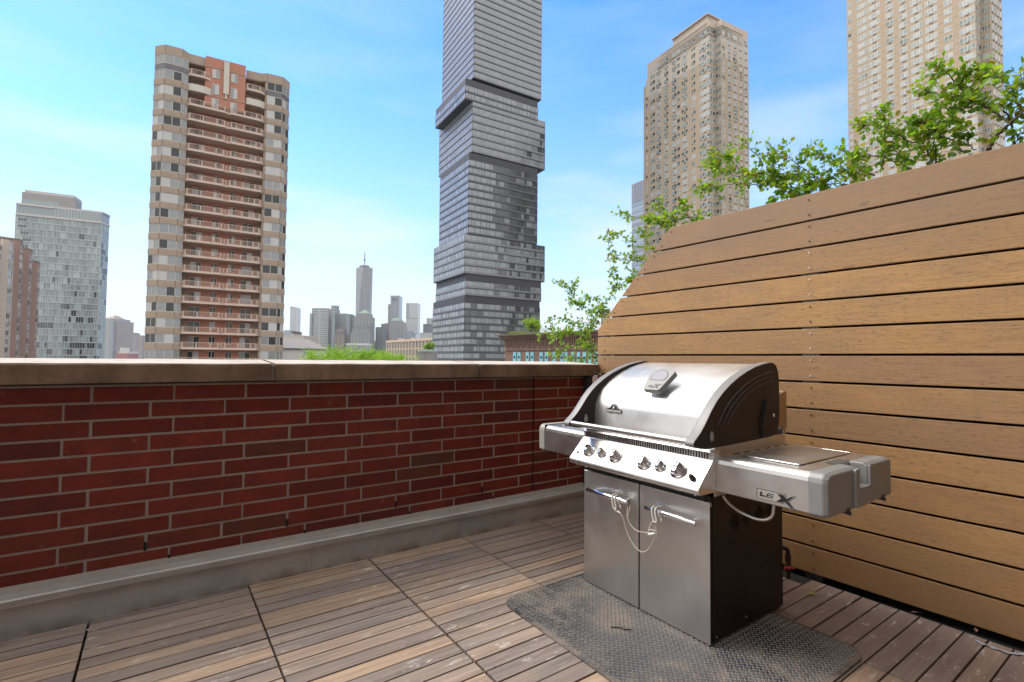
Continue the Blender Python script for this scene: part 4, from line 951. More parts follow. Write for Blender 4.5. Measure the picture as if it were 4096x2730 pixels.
for (cx_, lx, rx, y0, y1, st_) in blocks:
    s_ = solve_px(P00, A_, cx_); Pc = P00 + A_ * s_
    LA = solve_px(Pc, A_, rx); LB = solve_px(Pc, Bv, lx)
    zt = zof(Pc, cx_, y0); zb = max(GZ, zof(Pc, cx_, y1)); n_f = max(1, round((zt - zb) / 3.15)); fh = (zt - zb) / n_f
    bd = MB(); q = [Pc, Pc + A_ * LA, Pc + A_ * LA + Bv * LB, Pc + Bv * LB]; bd.prism([(v.x, v.y) for v in q], zb, zt)
    blk = part(bd, 'tower_block', J_LN, B2_)
    first = 0
    for f_ in range(n_f):
        z = zt - fh * (f_ + 1)
        if z + fh < -1.5 or z > 190: continue
        mb = MB(); open_ = (f_ == 0 and y0 > 0 and st_ in 'cd') or (st_ == 'b' and y0 == 1095 and f_ == 0)
        for (d_, nrm, L_) in ((A_, -Bv, LA), (Bv, -A_, LB)):
            isA = d_ is A_
            off = .22
            sp = {'a': J_SL, 'b': J_SL, 'c': J_LN, 'd': J_DK}[st_]
            zs = z + fh * (.34 if st_ in 'ab' else .30)
            if open_:
                seg_on(Pc, d_, nrm, 0, L_, z, z + .4, .05, .3, mb, 3); continue
            # spandrel with louvres
            seg_on(Pc, d_, nrm, 0, L_, z + .32, zs, off, .25, mb, 0 if st_ in 'ab' else 1)
            seg_on(Pc, d_, nrm, 0, L_, z, z + .30, off + .08, .3, mb, 3)
            pw = 1.45; n_p = int(L_ / pw); pw = L_ / n_p; u = 0; i = 0
            while i < n_p:
                w_ = jr.choice((1, 1, 2, 2)) if isA else jr.choice((1, 2)); w_ = min(w_, n_p - i); u0, u1 = i * pw, (i + w_) * pw
                t_ = u0 / L_; r_ = jr.random()
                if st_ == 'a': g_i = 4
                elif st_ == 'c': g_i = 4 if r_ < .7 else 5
                elif st_ == 'b': g_i = 4 if not isA or (y0 < 900 and (t_ < .62 or f_ < 2 or t_ < 1.02 - .07 * f_)) or (y0 > 900 and t_ < .34) else (5 if r_ < .6 else 6)  # mid-height dark panes: another building's reflection put into the glass colour
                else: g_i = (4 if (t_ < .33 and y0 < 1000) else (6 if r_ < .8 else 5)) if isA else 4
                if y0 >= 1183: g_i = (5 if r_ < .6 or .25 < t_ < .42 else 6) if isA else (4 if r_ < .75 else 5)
                seg_on(Pc, d_, nrm, u0 + .10, u1 - .10, zs + .04, z + fh - .03, .10, .12, mb, g_i)
                seg_on(Pc, d_, nrm, u1 - .10, u1 + .10, zs, z + fh, .17 if st_ != 'b' else .2, .2, mb, 0 if st_ in 'ab' else 1)
                if st_ in 'ab': 
                    for q_ in range(w_): seg_on(Pc, d_, nrm, u0 + q_ * pw + .38, u0 + q_ * pw + 1.05, z + .42, zs - .14, off + .02, .05, mb, 2 if st_ == 'a' or jr.random() < .75 else 0)
                i += w_
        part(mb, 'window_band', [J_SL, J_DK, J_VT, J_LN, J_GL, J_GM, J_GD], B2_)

# ------------------------------------------------ 3. and 4. tan stone towers with paired windows
STONE = plain('tan_stone', (.40, .315, .23), .85, var=.06, scale=.3); STONE2 = plain('cream_stone', (.49, .415, .345), .85, var=.06, scale=.3)
WM = [plain('cream_window_frame', (.62, .57, .49), .6, var=.04), glassmat('tower_glass_dark', (.05, .055, .06), .08, .7, 0, .4), glassmat('tower_glass_pale', (.36, .39, .40), .14, .5, 0, .2), glassmat('tower_glass_green', (.20, .25, .245), .1, .6, 0, .3), plain('ac_grille', (.13, .11, .10), .7)]
tr = random.Random(21)
def win_unit(mb, P_, d_, nrm, u0, u1, z0, z1, np_, kinds, ac=False):
    M3 = Matrix(((d_.x, nrm.x, 0, P_.x), (d_.y, nrm.y, 0, P_.y), (0, 0, 1, 0), (0, 0, 0, 1))); f_ = .09
    mb.box(u0, u1, 0, .05, z0, z1, 0, M3); w_ = (u1 - u0) / np_
    for i in range(np_):
        mb.box(u0 + i * w_ + f_, u0 + (i + 1) * w_ - f_ * .6, .05, .07, z0 + f_ + .45, z1 - f_, kinds[i % len(kinds)], M3)
        mb.box(u0 + i * w_ + f_, u0 + (i + 1) * w_ - f_ * .6, .05, .07, z0 + f_, z0 + .43, kinds[(i + 1) % len(kinds)], M3)
    if ac: m_ = (u0 + u1) / 2; mb.box(m_ - .45, m_ + .45, 0, .12, z0 - .42, z0 - .06, 4, M3)
def emit(root, units, cap=100):
    units.sort(key=lambda q: -q[0]); rest = MB()
    for i, (s_, fn) in enumerate(units):
        if i < cap: mb = MB(); fn(mb); part(mb, 'window', WM, root)
        else: fn(rest)
    if rest.v: o_ = part(rest, 'window', WM, root); o_['kind'] = 'stuff'
def face_units(units, P_, d_, nrm, cols, z_top, z_bot, fh, pale):
    k = 0; z = z_top
    while z - fh > z_bot:
        for (u0, u1, np_, ac) in cols:
            r_ = tr.random(); kinds = [1, 3] if r_ < pale[0] else ([3, 3] if r_ < pale[1] else [2, 2]); mid_ = P_ + d_ * ((u0 + u1) / 2); ds = (mid_ - Vector((CAM.x, CAM.y))).length_squared + z * z
            units.append(((u1 - u0) / ds, (lambda mb, a=(P_, d_, nrm, u0, u1, z - fh + .75, z - .35, np_, kinds, ac): win_unit(mb, *a))))
        z -= fh; k += 1
tA = (hx * .88 + hf * .475).normalized(); tB = (-hx * .475 + hf * .88).normalized()
# tower 3
q0 = ground(2840.7, 190); C0 = Vector((q0.x, q0.y))
T3 = thing('stone_tower', 'tan stone apartment tower with a stepped cream crown, right of the grey stacked tower', 'building', loc=(C0.x, C0.y, GZ))
t1 = solve_px(C0, tA, 2868); C1 = C0 + tA * t1; t2 = solve_px(C1, -tB, 2893); C2 = C1 - tB * t2; t3 = solve_px(C2, tA, 3003); C3 = C2 + tA * t3; t3b = solve_px(C2, tA, 3019)
lt = solve_px(C0, tB, 2584); lt2 = solve_px(C0, tB, 2575)
zA = zof(C0, 2833, 100); zCr = zof(C0, 2833, 49); zL = zof(C0 + tB * lt2, 2575, 351)
def foot_(lB, rA, i0=0, i1=0): return [C0 + tA * 0 + tB * i0, C1 + tB * i0, C2 + tB * i0, C2 + tA * rA + tB * i0, C2 + tA * rA + tB * (lB + t2), C0 + tB * lB]
zS = zof(C2 + tA * t3b, 3019, 403); zM = zof(C2 + tA * t3, 2997, 172)
bd = MB(); bd.prism([(p.x, p.y) for p in foot_(lt, t3)], GZ, zA - 13); bd.prism([(p.x, p.y) for p in [C0 + tB * lt, C0 + tB * lt2, C0 + tB * lt2 + tA * 8, C0 + tB * lt + tA * 8]], GZ, zL); bd.prism([(p.x, p.y) for p in [C2 + tA * t3 + tB * 2, C2 + tA * t3b + tB * 2, C2 + tA * t3b + tB * 20, C2 + tA * t3 + tB * 20]], GZ, zS)
part(bd, 'tower_body', STONE, T3)
ltu = solve_px(C0, tB, 2632); ltv = solve_px(C0, tB, 2690)
bd = MB(); bd.prism([(p.x, p.y) for p in foot_(lt, t3)], zA - 13, zA - 5); bd.prism([(p.x, p.y) for p in foot_(lt * .97, t3 * .985)], zA - 5.0, zof(C0 + tB * lt, 2585, 262)); bd.prism([(p.x, p.y) for p in foot_(ltu, t3 * .78)], zA - 5.05, zA)
bd.prism([(p.x, p.y) for p in [C0 + tB * .5, C0 + tB * .5 + tA * 9, C0 + tB * (lt * .74) + tA * 9, C0 + tB * (lt * .74)]], zA, zA + 1.6); bd.prism([(p.x, p.y) for p in [C0 + tB * 1.2 + tA * .7, C0 + tB * 1.2 + tA * 8.5, C0 + tB * (ltv) + tA * 8.5, C0 + tB * (ltv) + tA * .7]], zA + 1.6, zCr)
part(bd, 'crown', STONE2, T3)
bd = MB()
for z_ in (zA - 5.1, zA - .5, zA + 1.3, zCr - .4):
    o_ = .35 if z_ < zA else .1
    q = foot_(ltu + .4, t3 * .78) if z_ < zA else [C0 + tB * .5, C0 + tB * .5 + tA * 8.5, C0 + tB * ltv + tA * 8.5, C0 + tB * ltv]
    cen = sum(q, Vector((0, 0))) / len(q); bd.prism([((p - cen) * (1 + .012)).to_tuple() if 0 else (cen.x + (p.x - cen.x) * 1.012, cen.y + (p.y - cen.y) * 1.012) for p in q], z_, z_ + .45)
part(bd, 'cornice', STONE2, T3)
un = []; fh3 = 2.95; ZT3 = zA - 1.0
def cols_from_px(P_, d_, pxs): return [(solve_px(P_, d_, a), solve_px(P_, d_, b_), n_, ac) if solve_px(P_, d_, a) < solve_px(P_, d_, b_) else (solve_px(P_, d_, b_), solve_px(P_, d_, a), n_, ac) for (a, b_, n_, ac) in pxs]
# columns measured along the left face (px at the horizon)
X3 = lambda x: 2450 + x / 1.6508
cl = cols_from_px(C0, tB, [(X3(222), X3(234), 1, 0), (X3(252), X3(284), 2, 0), (X3(291), X3(326), 2, 1), (X3(345), X3(374), 2, 1), (X3(397), X3(428), 2, 1), (X3(432), X3(452), 1, 0), (X3(463), X3(503), 3, 1), (X3(529), X3(556), 2, 0), (X3(582), X3(652), 4, 1)])
face_units(un, C0, tB, -tA, cl, ZT3 - fh3 * 4, -2, fh3, (.42, .62))
clu = [c for c in cl[1:]]; face_units(un, C0, tB, -tA, clu[:], ZT3 - .2, ZT3 - fh3 * 4 - .5, fh3, (.6, .8))
face_units(un, C0, tA, -tB, [(.25, t1 * .45, 1, 0), (t1 * .55, t1 * .93, 1, 0)], ZT3, -2, fh3, (.05, .75))
face_units(un, C1, -tB, -tA, [(t2 * .1, t2 * .95, 2, 0)], ZT3, -2, fh3, (.35, .75))
rc3 = [(.4, 2.4, 2, 0), (4.4, 6.2, 1, 1), (7.8, 11.0, 2, 1), (12.6, 14.2, 1, 1), (16.0, 18.2, 2, 1)]; sc3 = t3 / 19.0; rc3 = [(a * sc3, b_ * sc3, n_, ac) for a, b_, n_, ac in rc3]
face_units(un, C2, tA, -tB, rc3, ZT3 - 1, -2, fh3, (.1, .25))
emit(T3, un)
# tower 4 (right edge)
q0 = ground(3935, 149); D0 = Vector((q0.x, q0.y))
T4 = thing('stone_tower', 'wide pale tan apartment tower rising out of the top right corner above the roses', 'building', loc=(D0.x, D0.y, GZ))
l4 = solve_px(D0, tB, 3408); u1_ = solve_px(D0, tA, 3958); D1 = D0 + tA * u1_; u2_ = solve_px(D1, -tB, 4000); D2 = D1 - tB * u2_; u3_ = solve_px(D2, tA, 4046)
print('T4', l4, u1_, u2_, u3_)
bd = MB(); q = [D0, D1, D2, D2 + tA * u3_, D2 + tA * u3_ + tB * (l4 + u2_), D0 + tB * l4]; bd.prism([(p.x, p.y) for p in q], GZ, 150); part(bd, 'tower_body', STONE, T4)
un = []; X4 = lambda x: 3300 + x / 2.412
def px4(x, y=700):                                     # columns were read half way up; bring them to the horizon
    dd = ray(X4(x), y / 2.412); r0 = Vector((dd.x, dd.y)); return r0
def col4(P_, d_, a, b_, n_, ac):
    def s__(x):
        r0 = px4(x); n = Vector((-r0.y, r0.x)); return -(n.dot(P_ - Vector((CAM.x, CAM.y)))) / n.dot(d_)
    u, v = s__(a), s__(b_); return (min(u, v), max(u, v), n_, ac)
cl = [col4(D0, tB, a, b_, n_, ac) for (a, b_, n_, ac) in ((228, 262, 1, 0), (318, 412, 3, 0), (426, 540, 4, 1), (594, 672, 2, 1), (724, 806, 2, 1), (832, 950, 4, 1), (975, 1098, 4, 1), (1160, 1240, 2, 0), (1308, 1460, 4, 1))]
print('cols', [tuple(round(x, 1) for x in c[:2]) for c in cl])
face_units(un, D0, tB, -tA, cl, 140, 20, 2.9, (.02, .12)); face_units(un, D0, tA, -tB, [(u1_ * .08, u1_ * .4, 1, 0), (u1_ * .5, u1_ * .9, 1, 0)], 140, 20, 2.9, (.1, .6))
face_units(un, D1, -tB, -tA, [(u2_ * .12, u2_ * .9, 3, 0)], 140, 20, 2.9, (.3, .6))
face_units(un, D2, tA, -tB, [(u3_ * a, u3_ * b_, n_, 1) for a, b_, n_ in ((.08, .22, 1), (.32, .46, 1), (.55, .69, 1), (.78, .92, 1))], 140, 20, 2.9, (.3, .6)); emit(T4, un)
bd = MB()
for q_ in range(34):
    z_ = 20 + 2.9 * q_ + 2.75
    seg_on(D0, tB, -tA, .0, l4, z_, z_ + .1, .03, .05, bd, 0)
part(bd, 'string_course', plain('joint_line', (.36, .26, .17), .9), T4)
# 5 glass slab beyond tower 3
q0 = ground(2580, 262); E0 = Vector((q0.x, q0.y)); l5 = solve_px(E0, tB, 2527)
T5 = thing('glass_slab', 'pale blue glass slab showing behind the left edge of the stepped tan tower', 'building', loc=(E0.x, E0.y, GZ))
z5 = zof(E0, 2580, 716); bd = MB(); q = [E0 - tB * 6, E0 + tB * l5, E0 + tB * l5 + tA * 25, E0 - tB * 6 + tA * 25]; bd.prism([(p.x, p.y) for p in q], GZ, z5); part(bd, 'tower_body', plain('blue_grey_panel', (.34, .40, .47), .4), T5)
bd = MB(); z_ = z5 - 13
while z_ > 0: seg_on(E0, tB, -tA, -6, l5, z_, z_ + 1.9, .12, .1, bd, 0 if int(z_) % 2 else 1); z_ -= 3.6
seg_on(E0, tB, -tA, -6, l5, z5 - 11, z5 - .4, .12, .1, bd, 0)
for q_ in range(int((l5 + 6) / 2.2)): seg_on(E0, tB, -tA, -6 + q_ * 2.2, -6 + q_ * 2.2 + .15, z5 - 11, z5 - .4, .2, .1, bd, 2)
part(bd, 'window_band', [J_GL, glassmat('blue_glass', (.25, .32, .40), .1, .8), J_SL], T5)

# ------------------------------------------------ 6. left glass tower
q0 = ground(38, 226); q1 = ground(386, 240); F0 = Vector((q0.x, q0.y)); F1 = Vector((q1.x, q1.y)); q2 = ground(417, 246.5); F2 = Vector((q2.x, q2.y))
T6 = thing('glass_tower', 'broad green and white glass apartment tower with grey penthouse at the left', 'building', loc=(F0.x, F0.y, GZ))
z6 = zof(F0, 40, 808); fdx = (F1 - F0).normalized(); n6 = Vector((fdx.y, -fdx.x)); n6 = n6 if n6.dot(hf) < 0 else -n6; L6 = (F1 - F0).length
WH = plain('white_mullion', (.42, .45, .46), .6, var=.05); GR6 = [WH, glassmat('aqua_glass_pale', (.31, .36, .37), .12, .6, 0, .15), glassmat('aqua_glass_mid', (.23, .275, .29), .1, .7, 0, .12), glassmat('aqua_glass_dark', (.04, .055, .065), .08, .8, 0, .4), plain('grey_penthouse', (.30, .285, .285), .7, var=.05), plain('roof_edge', (.50, .47, .46), .7)]
bd = MB(); bd.prism([(p.x, p.y) for p in [F0, F1, F2, F2 - n6 * 18 - fdx * 14, F0 - n6 * 18 + fdx * 6]], GZ, z6); part(bd, 'tower_body', GR6[2], T6)
lr = random.Random(8)
nf6 = int((z6 + 2) / 3.05); L6b = (F2 - F1).length; d6b = (F2 - F1).normalized(); n6b = Vector((d6b.y, -d6b.x)); n6b = n6b if n6b.dot(hf) < 0 else -n6b
for f_ in range(nf6):
    z = z6 - 5.4 - 3.05 * (f_ + 1); mb = MB()
    if z < -3: break
    lowf = f_ / nf6
    seg_on(F0, fdx, n6, 0, L6, z, z + .38, .25, .3, mb, 0); seg_on(F1, d6b, n6b, 0, L6b, z, z + .38, .25, .3, mb, 0)
    n_p = 34; pw = L6 / n_p; i = 0; state = 1
    while i < n_p:
        w_ = lr.choice((1, 1, 2, 3)); w_ = min(w_, n_p - i); r_ = lr.random(); dark_p = .05 + .35 * max(0, lowf - .42); g_ = 3 if r_ < dark_p else (2 if r_ < .62 - .25 * lowf else 1)
        if i == 0: g_ = 1
        if 1 <= i < 4 and f_ < 9: g_ = 2; w_ = 3; 
        if 1 <= i < 4 and f_ < 9: seg_on(F0, fdx, n6, i * pw, (i + 3) * pw, z + .5, z + 1.6, .1, .2, mb, 3)
        seg_on(F0, fdx, n6, i * pw + .05, (i + w_) * pw - .05, z + .42, z + 3.0, .06, .1, mb, g_)
        for q_ in range(w_ + 1): seg_on(F0, fdx, n6, (i + q_) * pw - (.05 if q_ % w_ else .09), (i + q_) * pw + (.05 if q_ % w_ else .09), z + .38, z + 3.05, .14, .2, mb, 0)
        i += w_
    for q_ in range(3): seg_on(F1, d6b, n6b, q_ * L6b / 3 + .1, (q_ + 1) * L6b / 3 - .1, z + .42, z + 3.0, .06, .1, mb, lr.choice((2, 2, 3, 1)))
    part(mb, 'window_band', GR6, T6)
mb = MB(); seg_on(F0, fdx, n6, 0, L6 * .44, z6 - .8, z6 + .1, .5, 1, mb, 5); seg_on(F0, fdx, n6, 0, L6, z6 - 5.5, z6 - 4.6, .5, .8, mb, 5); seg_on(F1, d6b, n6b, 0, L6b, z6 - 5.5, z6 - 4.6, .5, .8, mb, 5)
seg_on(F0, fdx, n6, L6 * .44, L6, z6 - 4.5, z6 + .0, -.1, .5, mb, 1); 
part(mb, 'roof_band', GR6, T6)
mb = MB(); a_, b_ = F0 + fdx * (L6 * .035) - n6 * 2, F0 + fdx * (L6 * .66) - n6 * 2; z7 = zof(F0, 52, 748)
mb.prism([(p.x, p.y) for p in [a_, b_, b_ - n6 * 9, a_ - n6 * 9]], z6 - .5, z7 - 1.2, 4); mb.prism([(p.x, p.y) for p in [a_ + fdx * 1, b_ - fdx * .6, b_ - n6 * 9, a_ - n6 * 9]], z7 - 1.2, z7, 5)
seg_on(a_, fdx, n6, .6, (b_ - a_).length * .7, z6 + .3, z6 + 2.6, .1, .2, mb, 2); part(mb, 'penthouse', GR6, T6)
mb = MB(); seg_on(F0, fdx, n6, L6 * .44, L6, z6 - .5, z6 + .35, .1, .5, mb, 5); seg_on(F1, d6b, n6b, 0, L6b, z6 - .5, z6 + .35, .1, .5, mb, 5)
for q_ in range(15): seg_on(F0, fdx, n6, L6 * (.44 + .56 * q_ / 15), L6 * (.44 + .56 * q_ / 15) + .25, z6 - 4.6, z6 - .5, .08, .3, mb, 0)
part(mb, 'parapet', GR6, T6)

# ------------------------------------------------ 7. pink brick tower at the far left
q0 = ground(-60, 160); q1 = ground(133, 205); H0 = Vector((q0.x, q0.y)); H1 = Vector((q1.x, q1.y)); d7 = (H1 - H0).normalized(); n7 = Vector((d7.y, -d7.x)); n7 = n7 if n7.dot(-H0) > 0 else -n7; L7 = (H1 - H0).length
T7 = thing('brick_tower', 'pink and cream brick apartment tower with bay windows cut off by the left edge', 'building', loc=(H0.x, H0.y, GZ))
PK = plain('pink_brick', (.31, .20, .165), .9, var=.08, scale=.5); CR7 = plain('cream_band', (.50, .42, .35), .85, var=.06); B7 = [PK, CR7, G0, G1, G2, plain('brown_roof', (.19, .14, .125), .8)]
un7 = 0; nb = 9
for i in range(nb):
    u0, u1 = L7 * i / nb, L7 * (i + 1) / nb; px_ = -60 + 188 * (i + .5) / nb; ztop = zof(H0 + d7 * u0, 0, 955) if px_ < 40 else zof(H0 + d7 * (L7 * .6), 60, 990) - (3.0 if i == nb - 1 else 0)
    off = 1.2 if i % 2 == 0 else .0
    a_, b_ = H0 + d7 * u0, H0 + d7 * u1; L_ = u1 - u0
    mb = MB(); mb.prism([(p.x, p.y) for p in [a_ + n7 * 0, a_ + d7 * L_ * .2 + n7 * off, b_ - d7 * L_ * .2 + n7 * off, b_, b_ - n7 * 8, a_ - n7 * 8]], GZ, ztop - (0 if i % 2 == 0 else 1.5)); bo = part(mb, 'bay', PK if i > 3 else CR7, T7)
    mb = MB(); z = ztop - 3.4
    while z > -2:
        m_ = lr.choice((2, 3, 4)); seg_on(a_, d7, n7, L_ * .26, L_ * .74, z, z + 1.7, off + .06, .1, mb, m_); seg_on(a_, d7, n7, L_ * .2, L_ * .8, z - .35, z - .05, off + .1, .1, mb, 1)
        seg_on(a_, d7, n7, L_ * .49, L_ * .51, z, z + 1.7, off + .1, .1, mb, 1); z -= 2.95
    part(mb, 'window_stack', B7, T7)
    if i % 2 == 0: mb = MB(); mb.prism([(p.x, p.y) for p in [a_ + d7 * L_ * .1, a_ + d7 * L_ * .22 + n7 * off, b_ - d7 * L_ * .22 + n7 * off, b_ - d7 * L_ * .1, b_ - n7 * 3, a_ - n7 * 3]], ztop, ztop + .9); part(mb, 'roof', B7[5], T7)

# ------------------------------------------------ skyline across the river
def sbox(mb, x0, x1, dist, ytop, depth, m=0, ybot=None, skew=0, top=None):
    """block between two columns of the view, standing `dist` metres away, real height"""
    a_, b_ = ground(x0, dist), ground(x1, dist * (1 + skew)); a_, b_ = Vector((a_.x, a_.y)), Vector((b_.x, b_.y)); z1 = zof(a_, x0, ytop); z0 = GZ if ybot is None else zof(a_, x0, ybot)
    q = [a_, b_, b_ + hf * depth, a_ + hf * depth]; mb.prism([(p.x, p.y) for p in q], z0, z1, m); return a_, b_, z0, z1
def hipped(mb, x0, x1, dist, ybase, ytop, depth, m=0, ridge=0.0, frac=None):
    a_, b_ = ground(x0, dist), ground(x1, dist); a_, b_ = Vector((a_.x, a_.y)), Vector((b_.x, b_.y)); z0 = zof(a_, x0, ybase); z1 = zof(a_.lerp(b_, .5), (x0 + x1) / 2, ytop)
    q = [a_, b_, b_ + hf * depth, a_ + hf * depth]; c_ = sum(q, Vector((0, 0))) / 4; t_ = [c_.lerp(p, ridge) for p in q]
    mb.add([(p.x, p.y, z0) for p in q] + [(p.x, p.y, z1) for p in t_], [(0, 1, 5, 4), (1, 2, 6, 5), (2, 3, 7, 6), (3, 0, 4, 7), (4, 5, 6, 7), (3, 2, 1, 0)], m)
def sk_thing(name, label, px, dist): p = ground(px, dist); return thing(name, label, 'building', loc=(p.x, p.y, GZ))
CQ = lambda x, y: (1100 + x / 3.074, 950 + y / 3.074)
def cx(x): return 1100 + x / 3.074
def cy(y): return 950 + y / 3.074
GREY1 = gridmat('grey_stone_grid', (.25, .24, .235), (.10, .105, .12), 4, 3.2, .5, .6, .3); GREY2 = gridmat('grey_glass_grid', (.24, .245, .25), (.13, .15, .175), 4.2, 40, .5, .98, .2); DKG = gridmat('dark_glass_grid', (.10, .11, .13), (.06, .07, .09), 4, 6, .6, .9, .2)
GLW = gridmat('pale_glass_grid', (.32, .34, .36), (.25, .28, .31), 4, 5, .6, .85, .25); BRN = gridmat('brown_masonry_grid', (.22, .165, .14), (.09, .08, .08), 3.8, 3.5, .5, .45, .5); COP = plain('green_copper', (.12, .19, .155), .6, var=.1, scale=.05); DRF = plain('dark_roof', (.10, .105, .115), .6); BLG = plain('blue_grey_glass', (.15, .175, .20), .2, .3, spec=.8)
# tallest tower with a spire
D_ = 2230
T = sk_thing('spire_tower', 'tallest far skyscraper, grey glass with tapering faces and a roof mast', cx(1058), D_)
pa = ground(cx(957), D_ + 0); pb = ground(cx(1144), D_); pa, pb = Vector((pa.x, pa.y)), Vector((pb.x, pb.y)); wd = (pb - pa).length; e_ = (pb - pa).normalized(); nn = Vector((-e_.y, e_.x)); nn = nn if nn.dot(hf) > 0 else -nn
rot = radians(42); ctr = (pa + pb) / 2 + nn * wd * .5; R2 = wd * .5 / max(abs(cos(rot)) + 0, .7071) * .985
zb0, zt0 = zof(ctr, cx(1058), cy(1300)), zof(ctr, cx(1058), cy(376))
def sq(r_, ang): return [ctr + (e_ * cos(ang + pi / 2 * i) - nn * sin(ang + pi / 2 * i)) * r_ for i in range(4)]
bq = sq(wd * .56, radians(43)); tq = sq(wd * .54, radians(88)); vs = [(p.x, p.y, GZ) for p in bq] + [(p.x, p.y, zb0 * .4) for p in bq] + [(p.x, p.y, zt0) for p in tq]
mb = MB(); mb.add(vs, [(0, 1, 5, 4), (1, 2, 6, 5), (2, 3, 7, 6), (3, 0, 4, 7)] + [(4 + i, 4 + (i + 1) % 4, 8 + i) for i in range(4)] + [(4 + (i + 1) % 4, 8 + (i + 1) % 4, 8 + i) for i in range(4)] + [(8, 9, 10, 11)], 0)
part(mb, 'tower_body', gridmat('tower_glass_lines', (.205, .205, .225), (.165, .175, .20), 8, 60, .5, .97, .25), T)
mb = MB(); zz = zt0; mb.lathe([(wd * .33, 0), (wd * .33, 8), (wd * .30, 10)], 24, 0, Matrix.Translation((ctr.x, ctr.y, zz))); part(mb, 'roof_ring', DRF, T)
mb = MB(); zs_ = zof(ctr, cx(1063), cy(165)); H_ = zs_ - zz; mb.tube([(ctr.x, ctr.y, zz), (ctr.x, ctr.y, zz + H_ * .35), (ctr.x, ctr.y, zz + H_ * .7), (ctr.x, ctr.y, zs_)], [2.6, 2.0, 1.4, .7], 8); mb.lathe([(2.2, -2), (6.5, -1), (6.5, 2), (2.2, 3)], 12, 0, Matrix.Translation((ctr.x, ctr.y, zz + H_ * .47)))
for f_ in (.62, .78): mb.lathe([(1.5, -2), (2.8, -1), (2.8, 3), (1.5, 4)], 10, 0, Matrix.Translation((ctr.x, ctr.y, zz + H_ * f_)))
part(mb, 'mast', DRF, T)
mb = MB()
e0 = [bq[i].lerp(bq[i], 0) for i in range(4)]
for i in range(4):
    b0 = Vector((bq[i].x, bq[i].y, zb0 * .4)); 
    for t_ in (tq[i], tq[(i - 1) % 4]): mb.tube([b0, (t_.x, t_.y, zt0)], .8, 5)
part(mb, 'edge_trim', plain('pale_trim', (.34, .33, .33), .4, .4), T)
# the others: (name, label, builder list)
D_ = 1980
T = sk_thing('curved_office', 'wide grey office tower with a curved striped front left of the spire tower', cx(560), D_)
mb = MB(); pts = []
for i in range(13):
    t_ = i / 12; x = cx(415 + (725 - 415) * t_); dd = D_ * (1 + .018 * (t_ - .3) ** 2 + (.012 if t_ > .8 else 0)); p = ground(x, dd); pts.append(Vector((p.x, p.y)))
zt_ = zof(pts[4], cx(520), cy(860)); q = pts + [pts[-1] + hf * 60, pts[0] + hf * 60]; zlow = zof(pts[0], cx(430), cy(937))
mb.prism([(p.x, p.y) for p in [pts[0], pts[1], pts[2], pts[2] + hf * 50, pts[0] + hf * 50]], GZ, zlow); q = pts[1:] + [pts[-1] + hf * 60, pts[1] + hf * 60]; mb.prism([(p.x, p.y) for p in q], GZ, zt_ - 3); part(mb, 'office_body', gridmat('striped_front', (.33, .33, .325), (.155, .17, .18), 8.4, 300, .45, .99, .25), T)
mb = MB(); sbox(mb, cx(678), cx(745), D_ * 1.03, cy(838), 30); sbox(mb, cx(415), cx(425), D_ * 1.01, cy(938), 20); part(mb, 'plant_room', GREY1, T)
mb = MB(); sbox(mb, cx(690), cx(727), D_ * .999, cy(935), 30); part(mb, 'glass_edge', BLG, T)
T = sk_thing('glass_office', 'blue grey glass office block with a pyramid reflection tone beside the brown art deco tower', cx(840), D_ + 60)
T['label'] = 'blue grey glass office block standing between the curved office and the spire tower'
mb = MB(); sbox(mb, cx(727), cx(868), D_ + 40, cy(935), 60); part(mb, 'office_body', gridmat('blue_office', (.21, .225, .24), (.13, .15, .165), 6, 300, .5, .99, .2), T)
mb = MB(); sbox(mb, cx(866), cx(910), D_ + 38, cy(940), 60); part(mb, 'glass_edge', BLG, T)
mb = MB(); sbox(mb, cx(908), cx(956), D_ + 60, cy(965), 60); part(mb, 'rear_wing', GREY1, T)
T = sk_thing('art_deco_tower', 'small brown brick art deco tower with arched top openings', cx(790), 1900)
mb = MB(); sbox(mb, cx(733), cx(850), 1900, cy(1190), 50); sbox(mb, cx(748), cx(836), 1901, cy(1135), 40); sbox(mb, cx(756), cx(828), 1902, cy(1120), 30); part(mb, 'tower_body', BRN, T)
mb = MB()
for i in range(5): sbox(mb, cx(752 + i * 19), cx(752 + i * 19 + 8), 1899, cy(1165), 4, 0, cy(1190))
part(mb, 'arched_opening', DRF, T)
T = sk_thing('pyramid_office', 'stone office tower with green pyramid roof just in front of the spire tower', cx(1075), 1960)
mb = MB(); sbox(mb, cx(975), cx(1168), 1960, cy(975), 60); sbox(mb, cx(1000), cx(1148), 1962, cy(935), 50); part(mb, 'tower_body', GREY1, T)
mb = MB(); hipped(mb, cx(1003), cx(1147), 1961, cy(935), cy(882), 50, 0, .08); part(mb, 'roof', COP, T)
T = sk_thing('stepped_office', 'grey stone office block with dark flat topped roof in front of the spire tower', cx(1050), 1880)
mb = MB(); sbox(mb, cx(948), cx(1148), 1880, cy(1118), 50); sbox(mb, cx(925), cx(1165), 1879, cy(1170), 55); sbox(mb, cx(905), cx(1170), 1878, cy(1300), 58); part(mb, 'office_body', GREY1, T)
mb = MB(); hipped(mb, cx(975), cx(1133), 1880.5, cy(1116), cy(1075), 50, 0, .8); part(mb, 'roof', DRF, T)
T = sk_thing('low_office', 'low pale office block with a white upper floor behind the treetops', cx(1000), 1500)
mb = MB(); sbox(mb, cx(868), cx(1138), 1500, cy(1328), 40); part(mb, 'office_body', gridmat('pale_low_grid', (.27, .27, .28), (.12, .125, .14), 4, 4, .55, .6, .4), T)
